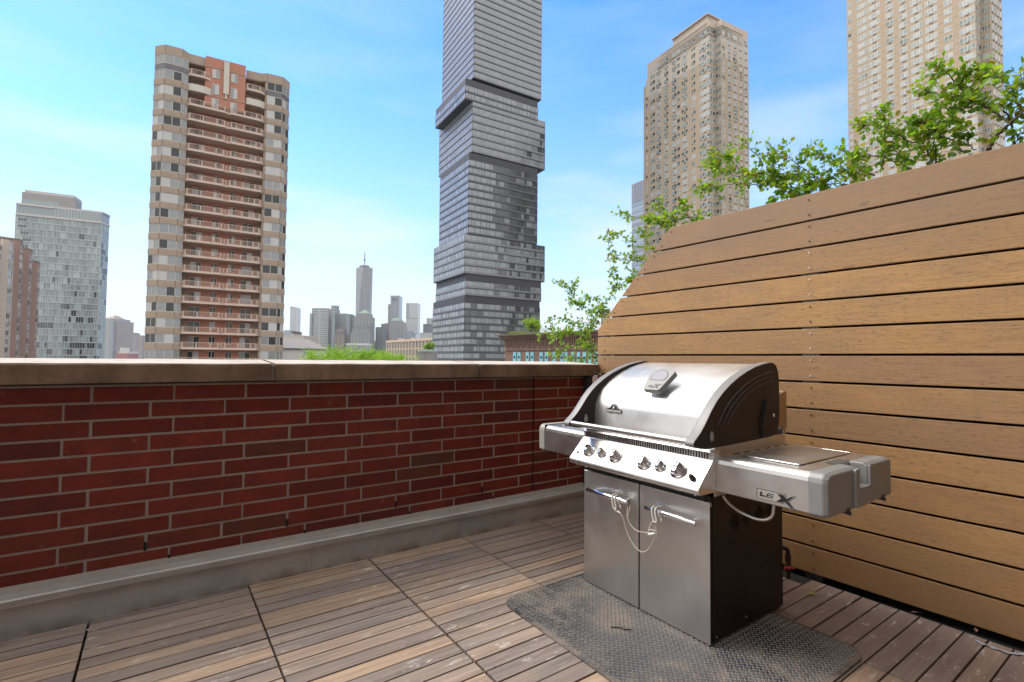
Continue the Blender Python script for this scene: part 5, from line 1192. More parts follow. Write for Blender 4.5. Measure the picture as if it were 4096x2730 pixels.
mb = MB(); sbox(mb, cx(872), cx(1136), 1499, cy(1302), 40, 0, cy(1328)); part(mb, 'upper_floor', plain('white_panel', (.5, .5, .5), .5), T)
T = sk_thing('riverside_block', 'narrow blue grey block just right of the spire tower group', cx(1185), 2100)
mb = MB(); sbox(mb, cx(1165), cx(1208), 2100, cy(1290), 40); sbox(mb, cx(1165), cx(1195), 2101, cy(1265), 40); sbox(mb, cx(1208), cx(1226), 2200, cy(1365), 40); part(mb, 'block_body', DKG, T)
# right cluster
T = sk_thing('dark_slab', 'dark blue glass slab at the left of the right hand skyline group', cx(1275), 1950)
mb = MB(); sbox(mb, cx(1229), cx(1322), 1950, cy(1103), 50); part(mb, 'slab_body', DKG, T)
T = sk_thing('brown_slab', 'grey brown office tower rising behind the dark slab', cx(1350), 2050)
mb = MB(); sbox(mb, cx(1298), cx(1395), 2050, cy(1062), 50); sbox(mb, cx(1345), cx(1400), 2040, cy(1055), 50); part(mb, 'slab_body', gridmat('brown_slab_grid', (.20, .185, .185), (.12, .12, .135), 4, 5, .5, .5, .3), T)
T = sk_thing('braced_tower', 'dark glass skyscraper with diagonal bracing on its left side and a framed flat top', cx(1460), 2300)
mb = MB(); sbox(mb, cx(1408), cx(1518), 2300, cy(718), 60); part(mb, 'tower_body', BLG, T)
mb = MB(); sbox(mb, cx(1408), cx(1425), 2298, cy(722), 4, 0, cy(1000)); sbox(mb, cx(1505), cx(1518), 2298, cy(722), 4, 0, cy(1000)); sbox(mb, cx(1408), cx(1518), 2298, cy(716), 4, 0, cy(738)); sbox(mb, cx(1425), cx(1505), 2299, cy(752), 4, 1, cy(778)); part(mb, 'frame', [plain('steel_frame', (.27, .27, .285), .4), DRF], T)
mb = MB(); sbox(mb, cx(1380), cx(1415), 2305, cy(822), 60); part(mb, 'side_wing', GREY1, T)
mb = MB()
p0 = ground(cx(1396), 2296); p1 = ground(cx(1414), 2296)
zs_ = [zof(Vector((p0.x, p0.y)), cx(1396), cy(v)) for v in (1030, 990, 950, 910, 870, 830)]
for i in range(5): a_, b_ = (p0, p1) if i % 2 else (p1, p0); mb.tube([(a_.x, a_.y, zs_[i]), (b_.x, b_.y, zs_[i + 1])], .9, 5)
part(mb, 'diagonal_brace', plain('brace_steel', (.36, .36, .37), .4), T)
T = sk_thing('domed_office', 'grey stone office tower with a low green copper roof and chamfered shoulder', cx(1480), 1930)
mb = MB(); sbox(mb, cx(1400), cx(1566), 1930, cy(1040), 60); sbox(mb, cx(1400), cx(1578), 1929, cy(1085), 62); sbox(mb, cx(1410), cx(1543), 1931, cy(1025), 50); part(mb, 'office_body', GREY1, T)
mb = MB(); hipped(mb, cx(1410), cx(1543), 1930.5, cy(1025), cy(985), 50, 0, .45); part(mb, 'roof', COP, T)
T = sk_thing('pale_tower', 'smooth pale grey glass tower standing alone with a darker left strip', cx(1680), 2250)
mb = MB(); sbox(mb, cx(1602), cx(1748), 2250, cy(808), 60); part(mb, 'tower_body', plain('pale_glass_skin', (.38, .38, .395), .3, .0, var=.03, spec=.6), T)
mb = MB(); sbox(mb, cx(1604), cx(1636), 2248, cy(812), 4, 0, cy(995)); part(mb, 'side_strip', plain('strip_glass', (.24, .25, .27), .25), T)
mb = MB(); sbox(mb, cx(1602), cx(1748), 2249, cy(993), 3, 0, cy(998)); part(mb, 'setback_line', DRF, T)
T = sk_thing('round_top_block', 'low blue glass block with a rounded top in front of the pale tower', cx(1665), 1850)
mb = MB(); a_ = ground(cx(1608), 1850); b_ = ground(cx(1722), 1850); a_, b_ = Vector((a_.x, a_.y)), Vector((b_.x, b_.y)); z0_ = zof(a_, cx(1608), cy(1190)); L_ = (b_ - a_).length; e2 = (b_ - a_).normalized(); o_ = [(0, GZ), (L_, GZ)] + [(L_ / 2 + L_ / 2 * cos(radians(t_)), z0_ + (L_ * .36) * sin(radians(t_))) for t_ in range(0, 181, 15)]
M3 = Matrix(((e2.x, 0, hf.x, a_.x), (e2.y, 0, hf.y, a_.y), (0, 1, 0, 0), (0, 0, 0, 1))); mb.prism(o_, 0, 40, 0, M3); part(mb, 'block_body', BLG, T)
T = sk_thing('grey_pair', 'pair of grey blue towers partly hidden behind the stacked glass tower', cx(1890), 2100)
mb = MB(); sbox(mb, cx(1815), cx(1895), 2100, cy(1065), 50, 0); part(mb, 'front_block', DKG, T); mb = MB(); sbox(mb, cx(1857), cx(1960), 2150, cy(995), 50); part(mb, 'rear_block', GLW, T)
T = sk_thing('white_block', 'low white office block behind the tan loft building', cx(1860), 900)
mb = MB(); sbox(mb, cx(1778), cx(1960), 900, cy(1172), 40); part(mb, 'block_body', gridmat('white_grid', (.42, .42, .42), (.30, .32, .33), 4, 6, .4, .9, .4), T)
T = sk_thing('slender_tower', 'slender pale glass tower just right of the balcony tower', cx(215), 2400)
mb = MB(); sbox(mb, cx(172), cx(236), 2400, cy(856), 40); sbox(mb, cx(236), cx(260), 2402, cy(866), 40, 1); part(mb, 'tower_body', [plain('slender_glass', (.36, .38, .41), .3, spec=.6), plain('slender_side', (.45, .45, .47), .4)], T)
mb = MB(); sbox(mb, cx(172), cx(205), 2398, cy(850), 3, 0, cy(862)); part(mb, 'top_frame', GLW, T)
T = sk_thing('waterfront_block', 'low pale blue block at the foot of the slender tower', cx(150), 1700)
mb = MB(); sbox(mb, cx(100), cx(195), 1700, cy(1142), 40); part(mb, 'block_body', GLW, T)
# left skyline
lx = lambda x: x / 1.96; ly = lambda y: 700 + y / 1.96
T = sk_thing('peaked_tower', 'pale blue glass tower with peaked stone top beside the broad glass tower', lx(850), 900)
mb = MB(); sbox(mb, lx(800), lx(878), 900, ly(1125), 40); part(mb, 'tower_body', gridmat('peaked_glass', (.36, .36, .37), (.24, .29, .36), 3.6, 5, .6, .7, .3), T)
mb = MB(); sbox(mb, lx(876), lx(908), 905, ly(1145), 40); part(mb, 'stone_wing', gridmat('peaked_stone', (.36, .31, .29), (.25, .24, .26), 3.6, 4, .5, .5, .4), T)
mb = MB(); hipped(mb, lx(805), lx(876), 901, ly(1125), ly(1098), 30, 0, .25); part(mb, 'roof', plain('tan_cap', (.33, .27, .22), .8), T)
for (nm, lab, x0, x1, dd, yt, c1, c2) in (('mauve_block', 'mauve brick housing block with a small roof structure left of the balcony tower', 912, 1005, 1500, 1235, (.25, .175, .18), (.17, .135, .15)),
                                     ('striped_block', 'grey housing slab with vertical stripes left of the balcony tower', 1011, 1110, 1450, 1258, (.31, .27, .275), (.21, .185, .20)),
                                     ('hazy_block', 'small pale pink building tucked against the left edge of the balcony tower', 1112, 1200, 1700, 1318, (.42, .36, .35), (.32, .29, .29))):
    T = sk_thing(nm, lab, lx((x0 + x1) / 2), dd); mb = MB(); sbox(mb, lx(x0), lx(x1), dd, ly(yt), 40); sbox(mb, lx(x0 + (x1 - x0) * .15), lx(x0 + (x1 - x0) * .42), dd + 1, ly(yt - 16), 20); part(mb, 'block_body', gridmat(nm + '_grid', c1, c2, 3.2, 5, .55, .5, .5), T)
T = sk_thing('white_cupola_house', 'small white stepped building with red brick flanks low in front of the mauve block', lx(960), 700)
mb = MB(); sbox(mb, lx(930), lx(1000), 700, ly(1385), 20, 0); sbox(mb, lx(938), lx(970), 701, ly(1355), 10, 0); sbox(mb, lx(910), lx(1000), 699, ly(1400), 20, 1); part(mb, 'house_body', [plain('white_render', (.52, .5, .49), .7), plain('faded_red', (.34, .17, .17), .9)], T)

# ------------------------------------------------ near roofs beyond the parapet
T = sk_thing('hipped_hall', 'white hall with grey ribbed metal hipped roof right of the balcony tower', cx(380), 118)
p0, p1 = ground(cx(60), 112), ground(cx(655), 120); p0, p1 = Vector((p0.x, p0.y)), Vector((p1.x, p1.y)); e3 = (p1 - p0).normalized(); n3 = Vector((-e3.y, e3.x)); n3 = n3 if n3.dot(hf) > 0 else -n3; ze = zof(p1, cx(655), cy(1375)); zr = zof(p1, cx(530), cy(1252)); L_ = (p1 - p0).length
mb = MB(); mb.prism([(p.x, p.y) for p in [p0 + n3 * .4, p1 + n3 * .4 - e3 * .3, p1 + n3 * 14, p0 + n3 * 14]], GZ, ze); part(mb, 'wall', plain('white_wall', (.56, .55, .54), .8, var=.04), T)
mb = MB(); r0, r1 = p0 + e3 * (L_ * .18) + n3 * 6, p1 - e3 * (L_ * .21) + n3 * 6; zr2 = ze + (zr - ze) * 1.0
mb.add([(p0.x, p0.y, ze), (p1.x, p1.y, ze), ((p1 + n3 * 14).x, (p1 + n3 * 14).y, ze), ((p0 + n3 * 14).x, (p0 + n3 * 14).y, ze), (r0.x, r0.y, zr2), (r1.x, r1.y, zr2)], [(0, 1, 5, 4), (1, 2, 5), (2, 3, 4, 5), (3, 0, 4)])
for i in range(40):
    t_ = i / 40; q = p0 + e3 * (L_ * t_); top = min(1, min(t_ / .18, (1 - t_) / .21)); q2 = q + n3 * 6 * top; mb.tube([(q.x, q.y, ze + .03), (q2.x, q2.y, ze + (zr2 - ze) * top + .03)], .035, 4)
part(mb, 'roof', plain('ribbed_metal', (.21, .195, .20), .5, .2, var=.05), T)
mb = MB(); strip(p0 - e3 * .2, p1 + e3 * .2, ze - .22, ze - .02, .1, .3, mb); part(mb, 'gutter', DRF, T)
mb = MB(); w0 = p0 + e3 * (L_ * .49); strip(w0, w0 + e3 * 1.0, zof(w0, cx(360), cy(1445)), zof(w0, cx(360), cy(1408)), .05 - .4, .1, mb, 0); strip(w0 + e3 * 1.15, w0 + e3 * 1.8, zof(w0, cx(360), cy(1445)), zof(w0, cx(360), cy(1408)), .05 - .4, .1, mb, 1); part(mb, 'window', [G1, G0], T)
mb = MB(); strip(p0, p1, ze - 4.3, ze - 3.4, .06 - .4, .1, mb); part(mb, 'brick_base', plain('low_brick', (.33, .17, .13), .9), T)
T = sk_thing('flat_roof_block', 'low cream rooftop with a dark stair head behind the hipped hall', cx(230), 160)
mb = MB(); sbox(mb, cx(60), cx(345), 160, cy(1205), 12); sbox(mb, cx(195), cx(262), 161, cy(1172), 4); sbox(mb, cx(330), cx(358), 160.5, cy(1232), 4); part(mb, 'block_body', plain('cream_render', (.48, .45, .42), .8), T)
mb = MB(); sbox(mb, cx(192), cx(260), 159.8, cy(1160), 4, 0, cy(1176)); part(mb, 'stair_head', DRF, T)
# tan loft building
T = sk_thing('loft_building', 'long tan masonry loft building with rows of tall dark windows beside the stacked tower', cx(1650), 300)
p0, p1 = ground(cx(1372), 330), ground(cx(1990), 270); p0, p1 = Vector((p0.x, p0.y)), Vector((p1.x, p1.y)); e3 = (p1 - p0).normalized(); nb_ = Vector((-e3.y, e3.x)); nb_ = nb_ if nb_.dot(hf) > 0 else -nb_; n3 = -nb_; zt_ = zof(p0, cx(1372), cy(1272)); L_ = (p1 - p0).length
mb = MB(); mb.prism([(p.x, p.y) for p in [p0, p1, p1 + nb_ * 20, p0 + nb_ * 20]], GZ, zt_ - .8); LOFT = plain('tan_masonry', (.42, .32, .24), .85, var=.06); part(mb, 'wall', LOFT, T)
mb = MB(); seg_on(p0, e3, n3, -.4, L_, zt_ - 1.4, zt_, .5, 2, mb, 0); part(mb, 'cornice', plain('tan_cornice', (.50, .38, .28), .8), T)
nw = 16; bw_ = L_ / nw; mb = MB()
for i in range(nw + 1): seg_on(p0, e3, n3, i * bw_ - bw_ * .16, i * bw_ + bw_ * .16, GZ, zt_ - 1.4, .3, .4, mb, 0)
for f_ in range(6): seg_on(p0, e3, n3, 0, L_, zt_ - 6.2 - 4.6 * f_, zt_ - 5.2 - 4.6 * f_, .15, .3, mb, 0)
part(mb, 'pier', LOFT, T)
for i in range(nw):
    for f_ in range(3):
        mb = MB(); z = zt_ - 5.2 - 4.6 * f_; seg_on(p0, e3, n3, i * bw_ + bw_ * .18, i * bw_ + bw_ * .82, z, z + 3.4, .02, .1, mb, 0); seg_on(p0, e3, n3, i * bw_ + bw_ * .48, i * bw_ + bw_ * .52, z, z + 3.4, .08, .05, mb, 1); part(mb, 'window', [glassmat('loft_glass', (.10, .13, .13), .1, .7) if (i + f_) == 0 else bpy.data.materials['loft_glass'], TAN2], T)
mb = MB(); sbox(mb, cx(1505), cx(1562), 320, cy(1243), 6); sbox(mb, cx(1668), cx(1700), 300, cy(1232), 5); part(mb, 'roof_hut', plain('roof_white', (.55, .54, .52), .7), T)
T = sk_thing('panel_shed', 'grey ribbed roof enclosure with a glass balustrade in front of the stacked tower', cx(1840), 150)
mb = MB(); sbox(mb, cx(1742), cx(1945), 150, cy(1403), 8); part(mb, 'enclosure', gridmat('grey_ribs', (.27, .26, .27), (.21, .205, .215), 50, 1.6, 1, .08, .5), T)
mb = MB(); sbox(mb, cx(1770), cx(1945), 149.5, cy(1382), .1, 0, cy(1403)); part(mb, 'balustrade', glassmat('green_balustrade', (.30, .42, .40), .1, .6), T)
# brick warehouse with blue shutters
w3 = lambda x: 1950 + x / 3.484; v3 = lambda y: 1050 + y / 3.484
p0 = ground(w3(245), 108); p1 = ground(2480, 84); p0, p1 = Vector((p0.x, p0.y)), Vector((p1.x, p1.y)); e3 = (p1 - p0).normalized(); nb_ = Vector((-e3.y, e3.x)); nb_ = nb_ if nb_.dot(hf) > 0 else -nb_; n3 = -nb_; L_ = (p1 - p0).length; zt_ = zof(p0, w3(245), v3(1012))
T = thing('brick_warehouse', 'old brown brick warehouse with narrow pale blue shutters and a planted roof', 'building', loc=(p0.x, p0.y, GZ))
OLD = plain('old_brick', (.20, .125, .10), .95, var=.45, scale=2.2, bump=.4, bscale=9)
mb = MB(); mb.prism([(p.x, p.y) for p in [p0, p1, p1 + nb_ * 14, p0 + nb_ * 14]], GZ, zt_ - .5); part(mb, 'wall', OLD, T)
mb = MB(); seg_on(p0, e3, n3, -1.4, L_, zt_ - .28, zt_, 1.3, 2.5, mb, 0); seg_on(p0, e3, n3, -1.0, L_, zt_ - .55, zt_ - .28, .9, 1.5, mb, 1); seg_on(p0, e3, n3, -.5, L_, zt_ - .95, zt_ - .55, .5, .8, mb, 1)
for i in range(int(L_ / .55)): seg_on(p0, e3, n3, i * .55, i * .55 + .25, zt_ - 2.3 - .25 * (i % 3), zt_ - .9, .28, .3, mb, 1)
seg_on(p0, e3, n3, 0, L_, zt_ - 3.4, zt_ - 3.15, .2, .3, mb, 1); part(mb, 'cornice', [plain('dark_coping', (.13, .115, .09), .9), OLD], T)
BLU = plain('pale_blue_shutter', (.20, .50, .60), .6, var=.06); sh_x = [360, 420, 537, 603, 730, 802, 910, 1020, 1075, 1170, 1250, 1330, 1410, 1495]
for x in sh_x:
    u0 = solve_px(p0, e3, w3(x)); u1 = solve_px(p0, e3, w3(x + 43)); zt2 = zof(p0 + e3 * u0, w3(x), v3(1250)) ; mb = MB()
    o_ = [(u0, zt2 - 4.2), (u1, zt2 - 4.2), (u1, zt2 - .15)] + [((u0 + u1) / 2 + (u1 - u0) / 2 * cos(radians(t_)), zt2 - .15 + .15 * sin(radians(t_))) for t_ in range(30, 180, 30)] + [(u0, zt2 - .15)]
    M3 = Matrix(((e3.x, 0, n3.x, p0.x), (e3.y, 0, n3.y, p0.y), (0, 1, 0, 0), (0, 0, 0, 1))); mb.prism(o_, .02, .10, 0, M3); um = (u0 + u1) / 2; mb.prism([(um - .22, zt2 - 1.3), (um + .22, zt2 - 1.3), (um + .22, zt2 - .85), (um - .22, zt2 - .85)], .10, .13, 1, M3)
    part(mb, 'shutter', [BLU, BLACK], T)
mb = MB()
for i in range(20): p = p0 + e3 * (i * 1.6) + nb_ * 2.5; mb.tube([(p.x, p.y, zt_ - .1), (p.x, p.y, zt_ + 1.1)], .03, 5)
a_, b_ = p0 + nb_ * 2.5, p0 + e3 * 31 + nb_ * 2.5
for h_ in (.6, 1.1): mb.tube([(a_.x, a_.y, zt_ + h_), (b_.x, b_.y, zt_ + h_)], .025, 5)
part(mb, 'roof_railing', DRF, T)
WH0, WHE, WHN, WHZ = p0, e3, nb_, zt_
T = sk_thing('banded_chimney', 'brown brick chimney with two white bands behind the rose leaves', 2424, 60)
mb = MB(); sbox(mb, 2411, 2440, 60, 1237, 1.2); part(mb, 'stack', OLD, T)
mb = MB()
for y in (1252, 1274): sbox(mb, 2410, 2441, 59.95, y, .1, 0, y + 4)
part(mb, 'white_band', WH, T)
# ================================================================== plants
def leafmat(name, cols, trans=.45):
    m = bpy.data.materials.new(name); m.use_nodes = True; t = m.node_tree; b = t.nodes['Principled BSDF']; o = t.nodes['Material Output']
    g = nd(t, 'ShaderNodeNewGeometry').outputs['Random Per Island']; r = nd(t, 'ShaderNodeValToRGB'); r.color_ramp.interpolation = 'LINEAR'; e = r.color_ramp.elements
    e[0].position = 0; e[0].color = cols[0] + (1,); e[1].position = 1; e[1].color = cols[-1] + (1,)
    for i, c in enumerate(cols[1:-1]): k = e.new((i + 1) / (len(cols) - 1)); k.color = c + (1,)
    t.links.new(g, r.inputs[0]); setv(t, b.inputs['Base Color'], r.outputs[0]); b.inputs['Roughness'].default_value = .42; b.inputs['Specular IOR Level'].default_value = .5
    tr_ = nd(t, 'ShaderNodeBsdfTranslucent'); vm = nd(t, 'ShaderNodeVectorMath', operation='MULTIPLY'); t.links.new(r.outputs[0], vm.inputs[0]); vm.inputs[1].default_value = (2.0, 2.0, .7); t.links.new(vm.outputs[0], tr_.inputs['Color'])
    mx_ = nd(t, 'ShaderNodeMixShader'); mx_.inputs[0].default_value = trans; t.links.new(b.outputs[0], mx_.inputs[1]); t.links.new(tr_.outputs[0], mx_.inputs[2]); t.links.new(mx_.outputs[0], o.inputs['Surface']); return m
ROSE = leafmat('rose_leaf', [(.08, .17, .03), (.18, .34, .03), (.11, .23, .035), (.24, .38, .03), (.14, .28, .035), (.30, .42, .035), (.09, .18, .05), (.19, .33, .025), (.32, .33, .03), (.17, .09, .03)])
BARK = plain('rose_stem', (.10, .075, .05), .8, var=.3, scale=40)
lrn = random.Random(42)
def leaf(mb, p, dirv, nrm, L_, W_):
    x = dirv.normalized(); z = (nrm - x * nrm.dot(x))
    if z.length < 1e-4: z = x.orthogonal()
    z.normalize(); y = z.cross(x); b = len(mb.v); c = L_ * .10
    for (u, v, w_) in ((0, 0, 0), (.22, .78, .5), (.52, 1, .6), (.80, .66, .4), (1, 0, 0), (.80, -.66, .4), (.52, -1, .6), (.22, -.78, .5), (.5, 0, -.2)):
        mb.v.append(p + x * (u * L_) + y * (v * W_ * .5) + z * (w_ * c - u * u * L_ * .12))
    for f in ((0, 8, 2, 1), (8, 4, 3, 2), (0, 7, 6, 8), (8, 6, 5, 4)): mb.f.append([b + i for i in f]); mb.m.append(0); mb.sm.append(False)
def fence_back(px, py, off):
    dd = ray(px, py); n = Vector((-FD.y, FD.x, 0)); o_ = Vector((FB.x, FB.y, 0)) - n * off; t_ = n.dot(o_ - CAM) / n.dot(dd); return CAM + dd * t_
def rv(): return Vector((lrn.gauss(0, 1), lrn.gauss(0, 1), lrn.gauss(0, 1))).normalized()
def grow(root_label, branches, ls=.031, group=None):
    s0 = branches[0][0][0]; base = fence_back(s0[0], s0[1], branches[0][1]); T = thing('rose_bush', root_label, 'plant', group or 'climbing roses behind the timber screen', loc=(base.x, base.y, .2))
    st = MB(); lf = MB()
    for (pts, off, dens, spread, rad) in branches:
        P3 = [fence_back(x, y, off + (.05 * sin(i * 1.7))) for i, (x, y) in enumerate(pts)]
        C = spline(P3, 8); 
        C = [p + rv() * .006 for p in C]
        st.tube(C, [rad * (1 - .6 * i / len(C)) for i in range(len(C))], 6)
        tot = sum((C[i + 1] - C[i]).length for i in range(len(C) - 1)); n = int(tot * dens * 1.85); 
        for q in range(n):
            t_ = lrn.uniform(.02, 1) * (len(C) - 1); i = min(int(t_), len(C) - 2); p = C[i].lerp(C[i + 1], t_ - i); ax = (C[i + 1] - C[i]).normalized()
            d_ = (rv() + ax * .7 + Vector((0, 0, .25))).normalized(); L_ = spread * lrn.uniform(.35, 1.1); k = lrn.randint(5, 9)
            tip = p + d_ * L_ + Vector((0, 0, -.12 * L_)); mid = p.lerp(tip, .5) + rv() * .012; st.tube([p, mid, tip], [.0014, .0011, .0007], 3, cap=False)
            for j in range(k):
                u = (j + .6) / k; a = p.lerp(mid, u * 2) if u < .5 else mid.lerp(tip, u * 2 - 1); sd__ = d_.cross(rv()).normalized()
                nn_ = (rv() * .9 + Vector((-.3, -.2, .75))).normalized(); l_ = ls * lrn.uniform(.65, 1.2); dr = (sd__ + d_ * .5 + Vector((0, 0, -.15))).normalized() if j < k - 1 else d_
                leaf(lf, a + dr * .004, dr, nn_, l_, l_ * lrn.uniform(.62, .8))
    o = st.build('stem', BARK); o.parent = T; o.matrix_parent_inverse = Matrix.Translation(-Vector(T.location))
    o = lf.build('foliage', ROSE); o.parent = T; o.matrix_parent_inverse = Matrix.Translation(-Vector(T.location)); return T, len(lf.f) // 4
W3 = lambda x, y: (1950 + x / 3.484, 1050 + y / 3.484)
N = 0
for lab, br in (
    ('lowest climbing rose, thin stems spreading over the parapet left of the timber screen', [
        ([(2460, 1480), W3(1600, 1330), W3(1450, 1325), W3(1250, 1335), W3(1080, 1345), W3(950, 1310)], .30, 17, .13, .004),
        ([(2460, 1500), W3(1330, 1060), W3(1400, 940), W3(1500, 830), W3(1540, 700), W3(1600, 620), (2440, 1190)], .30, 20, .13, .006),
        ([W3(1370, 990), W3(1200, 985), W3(1080, 985), W3(960, 1010), W3(860, 1030), W3(740, 1000)], .32, 24, .10, .003),
        ([W3(1500, 830), W3(1350, 850), W3(1200, 840), W3(1080, 800)], .30, 22, .10, .003),
        ([W3(960, 1010), W3(900, 900), W3(870, 800)], .34, 18, .08, .0018),
        ([W3(1540, 700), W3(1400, 640), W3(1300, 600), W3(1180, 560), W3(1090, 590)], .33, 21, .09, .0025),
        ([W3(1180, 560), W3(1130, 450), W3(1090, 330), W3(980, 280)], .36, 19, .07, .0018), ([W3(1130, 450), W3(1210, 350), W3(1270, 230)], .36, 19, .06, .0018),
        ([W3(1370, 990), W3(1250, 1130), W3(1100, 1230), W3(950, 1270)], .28, 19, .12, .003), ([W3(1480, 1220), W3(1420, 1230), W3(1350, 1100), W3(1270, 900)], .26, 16, .11, .003),
        ([W3(1600, 620), W3(1480, 520), W3(1350, 500)], .33, 19, .08, .002)]),
    ('climbing rose trailing down the slanted end of the timber screen', [
        ([(2740, 960), (2660, 900), (2600, 880), (2540, 870), (2480, 860)], .25, 20, .10, .004), ([(2700, 985), (2560, 1100), (2500, 1130), (2460, 1150)], .25, 20, .10, .004),
        ([(2600, 1085), (2560, 1045), (2500, 1040), (2440, 1010), (2430, 930)], .30, 20, .09, .003), ([(2560, 1045), (2530, 980), (2500, 950), (2450, 930)], .30, 20, .08, .002), ([(2470, 1160), (2450, 1090), (2470, 1020)], .33, 16, .07, .002), ([(2620, 1020), (2585, 960), (2550, 900)], .27, 21, .09, .0025)]),
    ('climbing rose with yellowish leaves above the left end of the screen top', [
        ([(2830, 880), (2740, 870), (2660, 890), (2600, 900)], .22, 22, .09, .004), ([(2760, 880), (2740, 830), (2720, 800)], .22, 24, .08, .003), ([(2700, 885), (2650, 850), (2620, 820)], .22, 22, .07, .0025)]),
    ('dense climbing rose hanging over the screen in front of the stepped tan tower', [
        ([(3230, 800), (3150, 730), (3080, 690), (2980, 705), (2880, 690), (2840, 640)], .22, 34, .12, .005), ([(3200, 790), (3120, 735), (3000, 740), (2900, 740), (2830, 760), (2805, 750)], .20, 32, .10, .004),
        ([(3020, 720), (3050, 650), (3000, 600), (2980, 560)], .24, 24, .08, .003), ([(2980, 705), (2920, 640), (2860, 610)], .24, 26, .09, .003), ([(3080, 690), (3090, 640), (3070, 610)], .25, 24, .09, .003), ([(3200, 780), (3130, 770), (3080, 800)], .2, 26, .07, .003)]),
    ('climbing rose spreading loosely over the middle of the screen top against the sky', [
        ([(3500, 700), (3380, 690), (3300, 715), (3200, 700), (3100, 690)], .22, 34, .12, .005), ([(3420, 720), (3350, 650), (3280, 620), (3200, 610)], .24, 28, .10, .003), ([(3300, 770), (3240, 690), (3160, 640), (3110, 600)], .22, 28, .10, .003), ([(3450, 700), (3420, 640), (3370, 600)], .25, 24, .08, .003), ([(3400, 740), (3300, 740), (3220, 760)], .20, 30, .09, .003)]),
    ('tall climbing rose with round green leaves before the wide pale tan tower', [
        ([(3730, 660), (3700, 590), (3620, 560), (3540, 510), (3480, 500), (3450, 510)], .22, 34, .10, .005), ([(3530, 680), (3540, 560), (3530, 480), (3520, 440)], .22, 24, .07, .003), ([(3740, 650), (3735, 560), (3700, 500), (3680, 490)], .24, 30, .10, .004),
        ([(3640, 680), (3560, 640), (3480, 620), (3420, 640)], .2, 34, .10, .004), ([(3860, 610), (3800, 560), (3740, 540), (3680, 540)], .22, 34, .11, .004), ([(3900, 600), (3860, 560), (3800, 520), (3720, 510)], .24, 28, .10, .003), ([(3640, 690), (3600, 620), (3560, 600)], .2, 30, .09, .003)]),
    ('highest climbing rose at the right edge with thick bare stems rising from the screen', [
        ([(3950, 600), (4000, 530), (4050, 490), (4110, 430)], .20, 3, .06, .010), ([(4055, 600), (4045, 520), (4020, 440), (4000, 420)], .20, 5, .07, .006), ([(4040, 490), (3950, 440), (3880, 400), (3800, 385), (3720, 370), (3690, 360)], .22, 30, .12, .005),
        ([(3880, 400), (3830, 350), (3790, 300), (3740, 260)], .24, 32, .10, .004), ([(3880, 400), (3900, 330), (3960, 310), (4000, 320)], .22, 30, .10, .004), ([(3830, 350), (3880, 290), (3920, 270)], .24, 28, .08, .003), ([(4090, 460), (4060, 400), (4060, 350), (4100, 330)], .22, 30, .10, .004),
        ([(3800, 385), (3780, 420), (3760, 440)], .24, 26, .08, .003), ([(3900, 430), (3850, 440), (3800, 470), (3780, 480)], .22, 26, .09, .003), ([(4110, 540), (4070, 560), (4090, 510)], .20, 24, .07, .003)])):
    T, n_ = grow(lab, br); N += n_
print('leaves', N)

GRN = leafmat('tree_leaf', [(.08, .16, .02), (.16, .30, .02), (.24, .38, .03), (.12, .24, .02), (.28, .42, .04)], .4)
GRP = leafmat('pale_grass_leaf', [(.22, .26, .07), (.30, .30, .12), (.14, .20, .05), (.26, .30, .10)], .3)
def crown(name, lab, cat, c, rx, ry, rz, n, ls, mat, trunk_to, group=None, seed=1):
    R_ = random.Random(seed); T = thing(name, lab, cat, group, loc=(c.x, c.y, trunk_to)); lf = MB(); st = MB(); st.tube([(c.x, c.y, trunk_to), (c.x, c.y, c.z - rz * .2)], [.25 * rz * .3, .08], 7)
    cl = []
    for i in range(26):
        a = R_.uniform(0, 2 * pi); e = R_.uniform(-.6, 1); r_ = R_.uniform(.35, .95); q = Vector((c.x + rx * r_ * cos(a) * cos(e), c.y + ry * r_ * sin(a) * cos(e), c.z + rz * r_ * sin(e))); cl.append((q, R_.uniform(.18, .38) * rx)); st.tube([(c.x, c.y, c.z - rz * .4), q], [.06, .02], 4, cap=False)
    for i in range(n):
        q, s = R_.choice(cl); o_ = Vector((R_.gauss(0, 1), R_.gauss(0, 1), R_.gauss(0, .8))) * s * .5; d_ = Vector((R_.gauss(0, 1), R_.gauss(0, 1), R_.gauss(-.1, .7))).normalized(); nn_ = Vector((R_.gauss(0, .6), R_.gauss(0, .6), 1)).normalized(); l_ = ls * R_.uniform(.6, 1.3); leaf(lf, q + o_, d_, nn_, l_, l_ * .6)
    for mb, nm, m in ((st, 'trunk', BARK), (lf, 'crown', mat)):
        o = mb.build(nm, m); o.parent = T; o.matrix_parent_inverse = Matrix.Translation(-Vector(T.location))
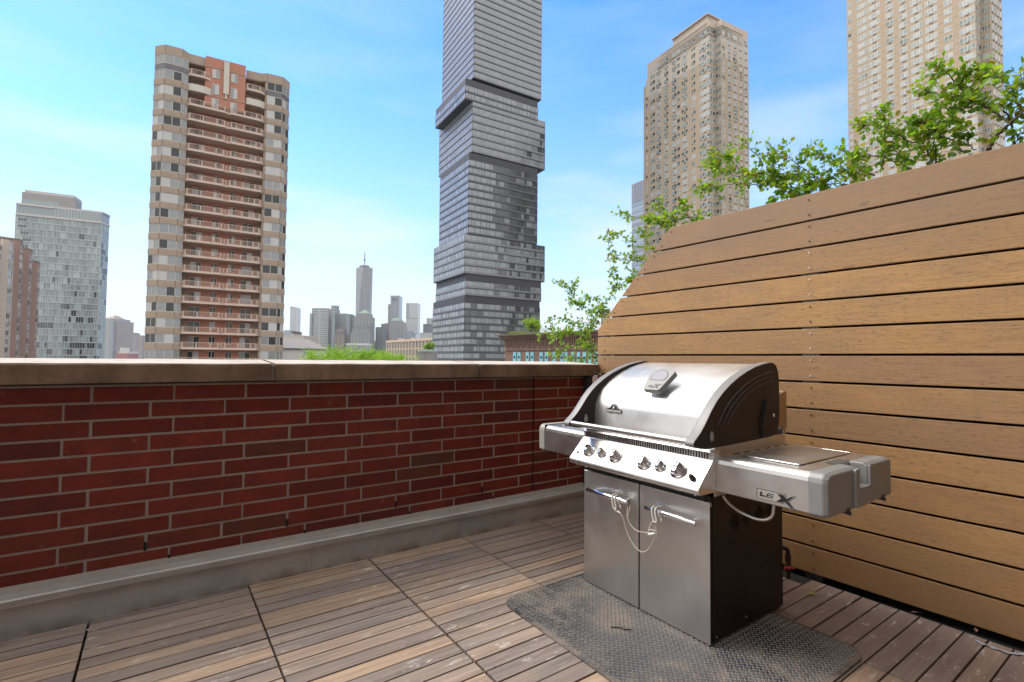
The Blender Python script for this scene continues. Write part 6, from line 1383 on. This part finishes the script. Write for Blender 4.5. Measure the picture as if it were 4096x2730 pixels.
for i, (px, py, dist, rx, lab) in enumerate(((cx(575), cy(1480), 46, 2.2, 'leftmost bright green treetop just showing above the coping'), (cx(700), cy(1490), 48, 2.0, 'low green treetop second from the left above the coping'), (cx(860), cy(1480), 44, 2.3, 'rounded green treetop in the middle of the row above the coping'),
                                 (cx(1110), cy(1465), 47, 2.4, 'highest green treetop with a pointed top below the spire tower'), (cx(1240), cy(1490), 45, 2.0, 'flat green treetop between the highest treetop and the loft building'), (cx(1560), cy(1485), 42, 2.3, 'rightmost green treetop in front of the tan loft building'), (cx(480), cy(1505), 50, 1.8, 'faint green treetop at the foot of the hipped hall'), (cx(1420), cy(1500), 44, 1.8, 'small green treetop left of the rightmost one'), (cx(985), cy(1492), 46, 1.9, 'low green treetop just left of the highest one'))):
    c = at(px, py + 20, dist); top_ = c.z + rx * .55 + .55; c.z = top_ - rx * 1.25; crown('tree', lab, 'tree', c, rx * 1.15, rx * 1.15, rx * 1.25, 6500, .14, GRN, GZ, 'treetops beyond the parapet', i + 3)
c = at(2130, 1318, 92); crown('roof_shrub', 'bright lime green shrub growing on the roof of the brick warehouse', 'shrub', Vector((c.x, c.y, WHZ + 1.1)), 2.1, 2.0, 1.5, 2600, .2, leafmat('lime_leaf', [(.16, .28, .02), (.24, .36, .03), (.12, .22, .02), (.30, .40, .05)], .4), WHZ, None, 31)
c = at(cx(1905), cy(1350), 152); crown('roof_shrub', 'dark green shrub on the roof terrace in front of the loft building', 'shrub', c, 1.9, 1.6, 1.8, 1500, .3, GRN, c.z - 2, None, 33)
gr_ = MB(); R_ = random.Random(4)
for i in range(1500):
    u = R_.uniform(.3, 9.5); p = WH0 + WHE * u + WHN * R_.uniform(.4, 2.4); h_ = R_.uniform(.2, .75) * (1.2 if u < 5 else .6); d_ = Vector((R_.gauss(0, .35), R_.gauss(0, .35), 1)).normalized(); leaf(gr_, Vector((p.x, p.y, WHZ - .05)), d_, Vector((R_.gauss(0, 1), R_.gauss(0, 1), .1)), h_, .09)
for i in range(1200):
    u = R_.uniform(9.5, 34); p = WH0 + WHE * u + WHN * R_.uniform(.4, 2.4); h_ = R_.uniform(.08, .28); d_ = Vector((R_.gauss(0, .5), R_.gauss(0, .5), 1)).normalized(); leaf(gr_, Vector((p.x, p.y, WHZ - .05)), d_, Vector((R_.gauss(0, 1), R_.gauss(0, 1), .1)), h_, .08)
tag(gr_.build('roof_grass', GRP), 'tufts of pale grass growing along the edge of the brick warehouse roof', 'grass', kind='stuff')
# ================================================================== thin summer haze in the air
hm = bpy.data.materials.new('thin_haze'); hm.use_nodes = True; ht = hm.node_tree; ht.nodes.clear()
ho = ht.nodes.new('ShaderNodeOutputMaterial'); hv = ht.nodes.new('ShaderNodeVolumePrincipled'); hv.inputs['Color'].default_value = (.93, .96, 1.0, 1); hv.inputs['Density'].default_value = .00005; hv.inputs['Anisotropy'].default_value = .2
ht.links.new(hv.outputs[0], ho.inputs['Volume'])
hb = MB(); hb.box(-4550, 5550, -2550, 5550, GZ - 1, 620); tag(hb.build('haze', hm), kind='stuff')
sc.cycles.volume_bounces = 2
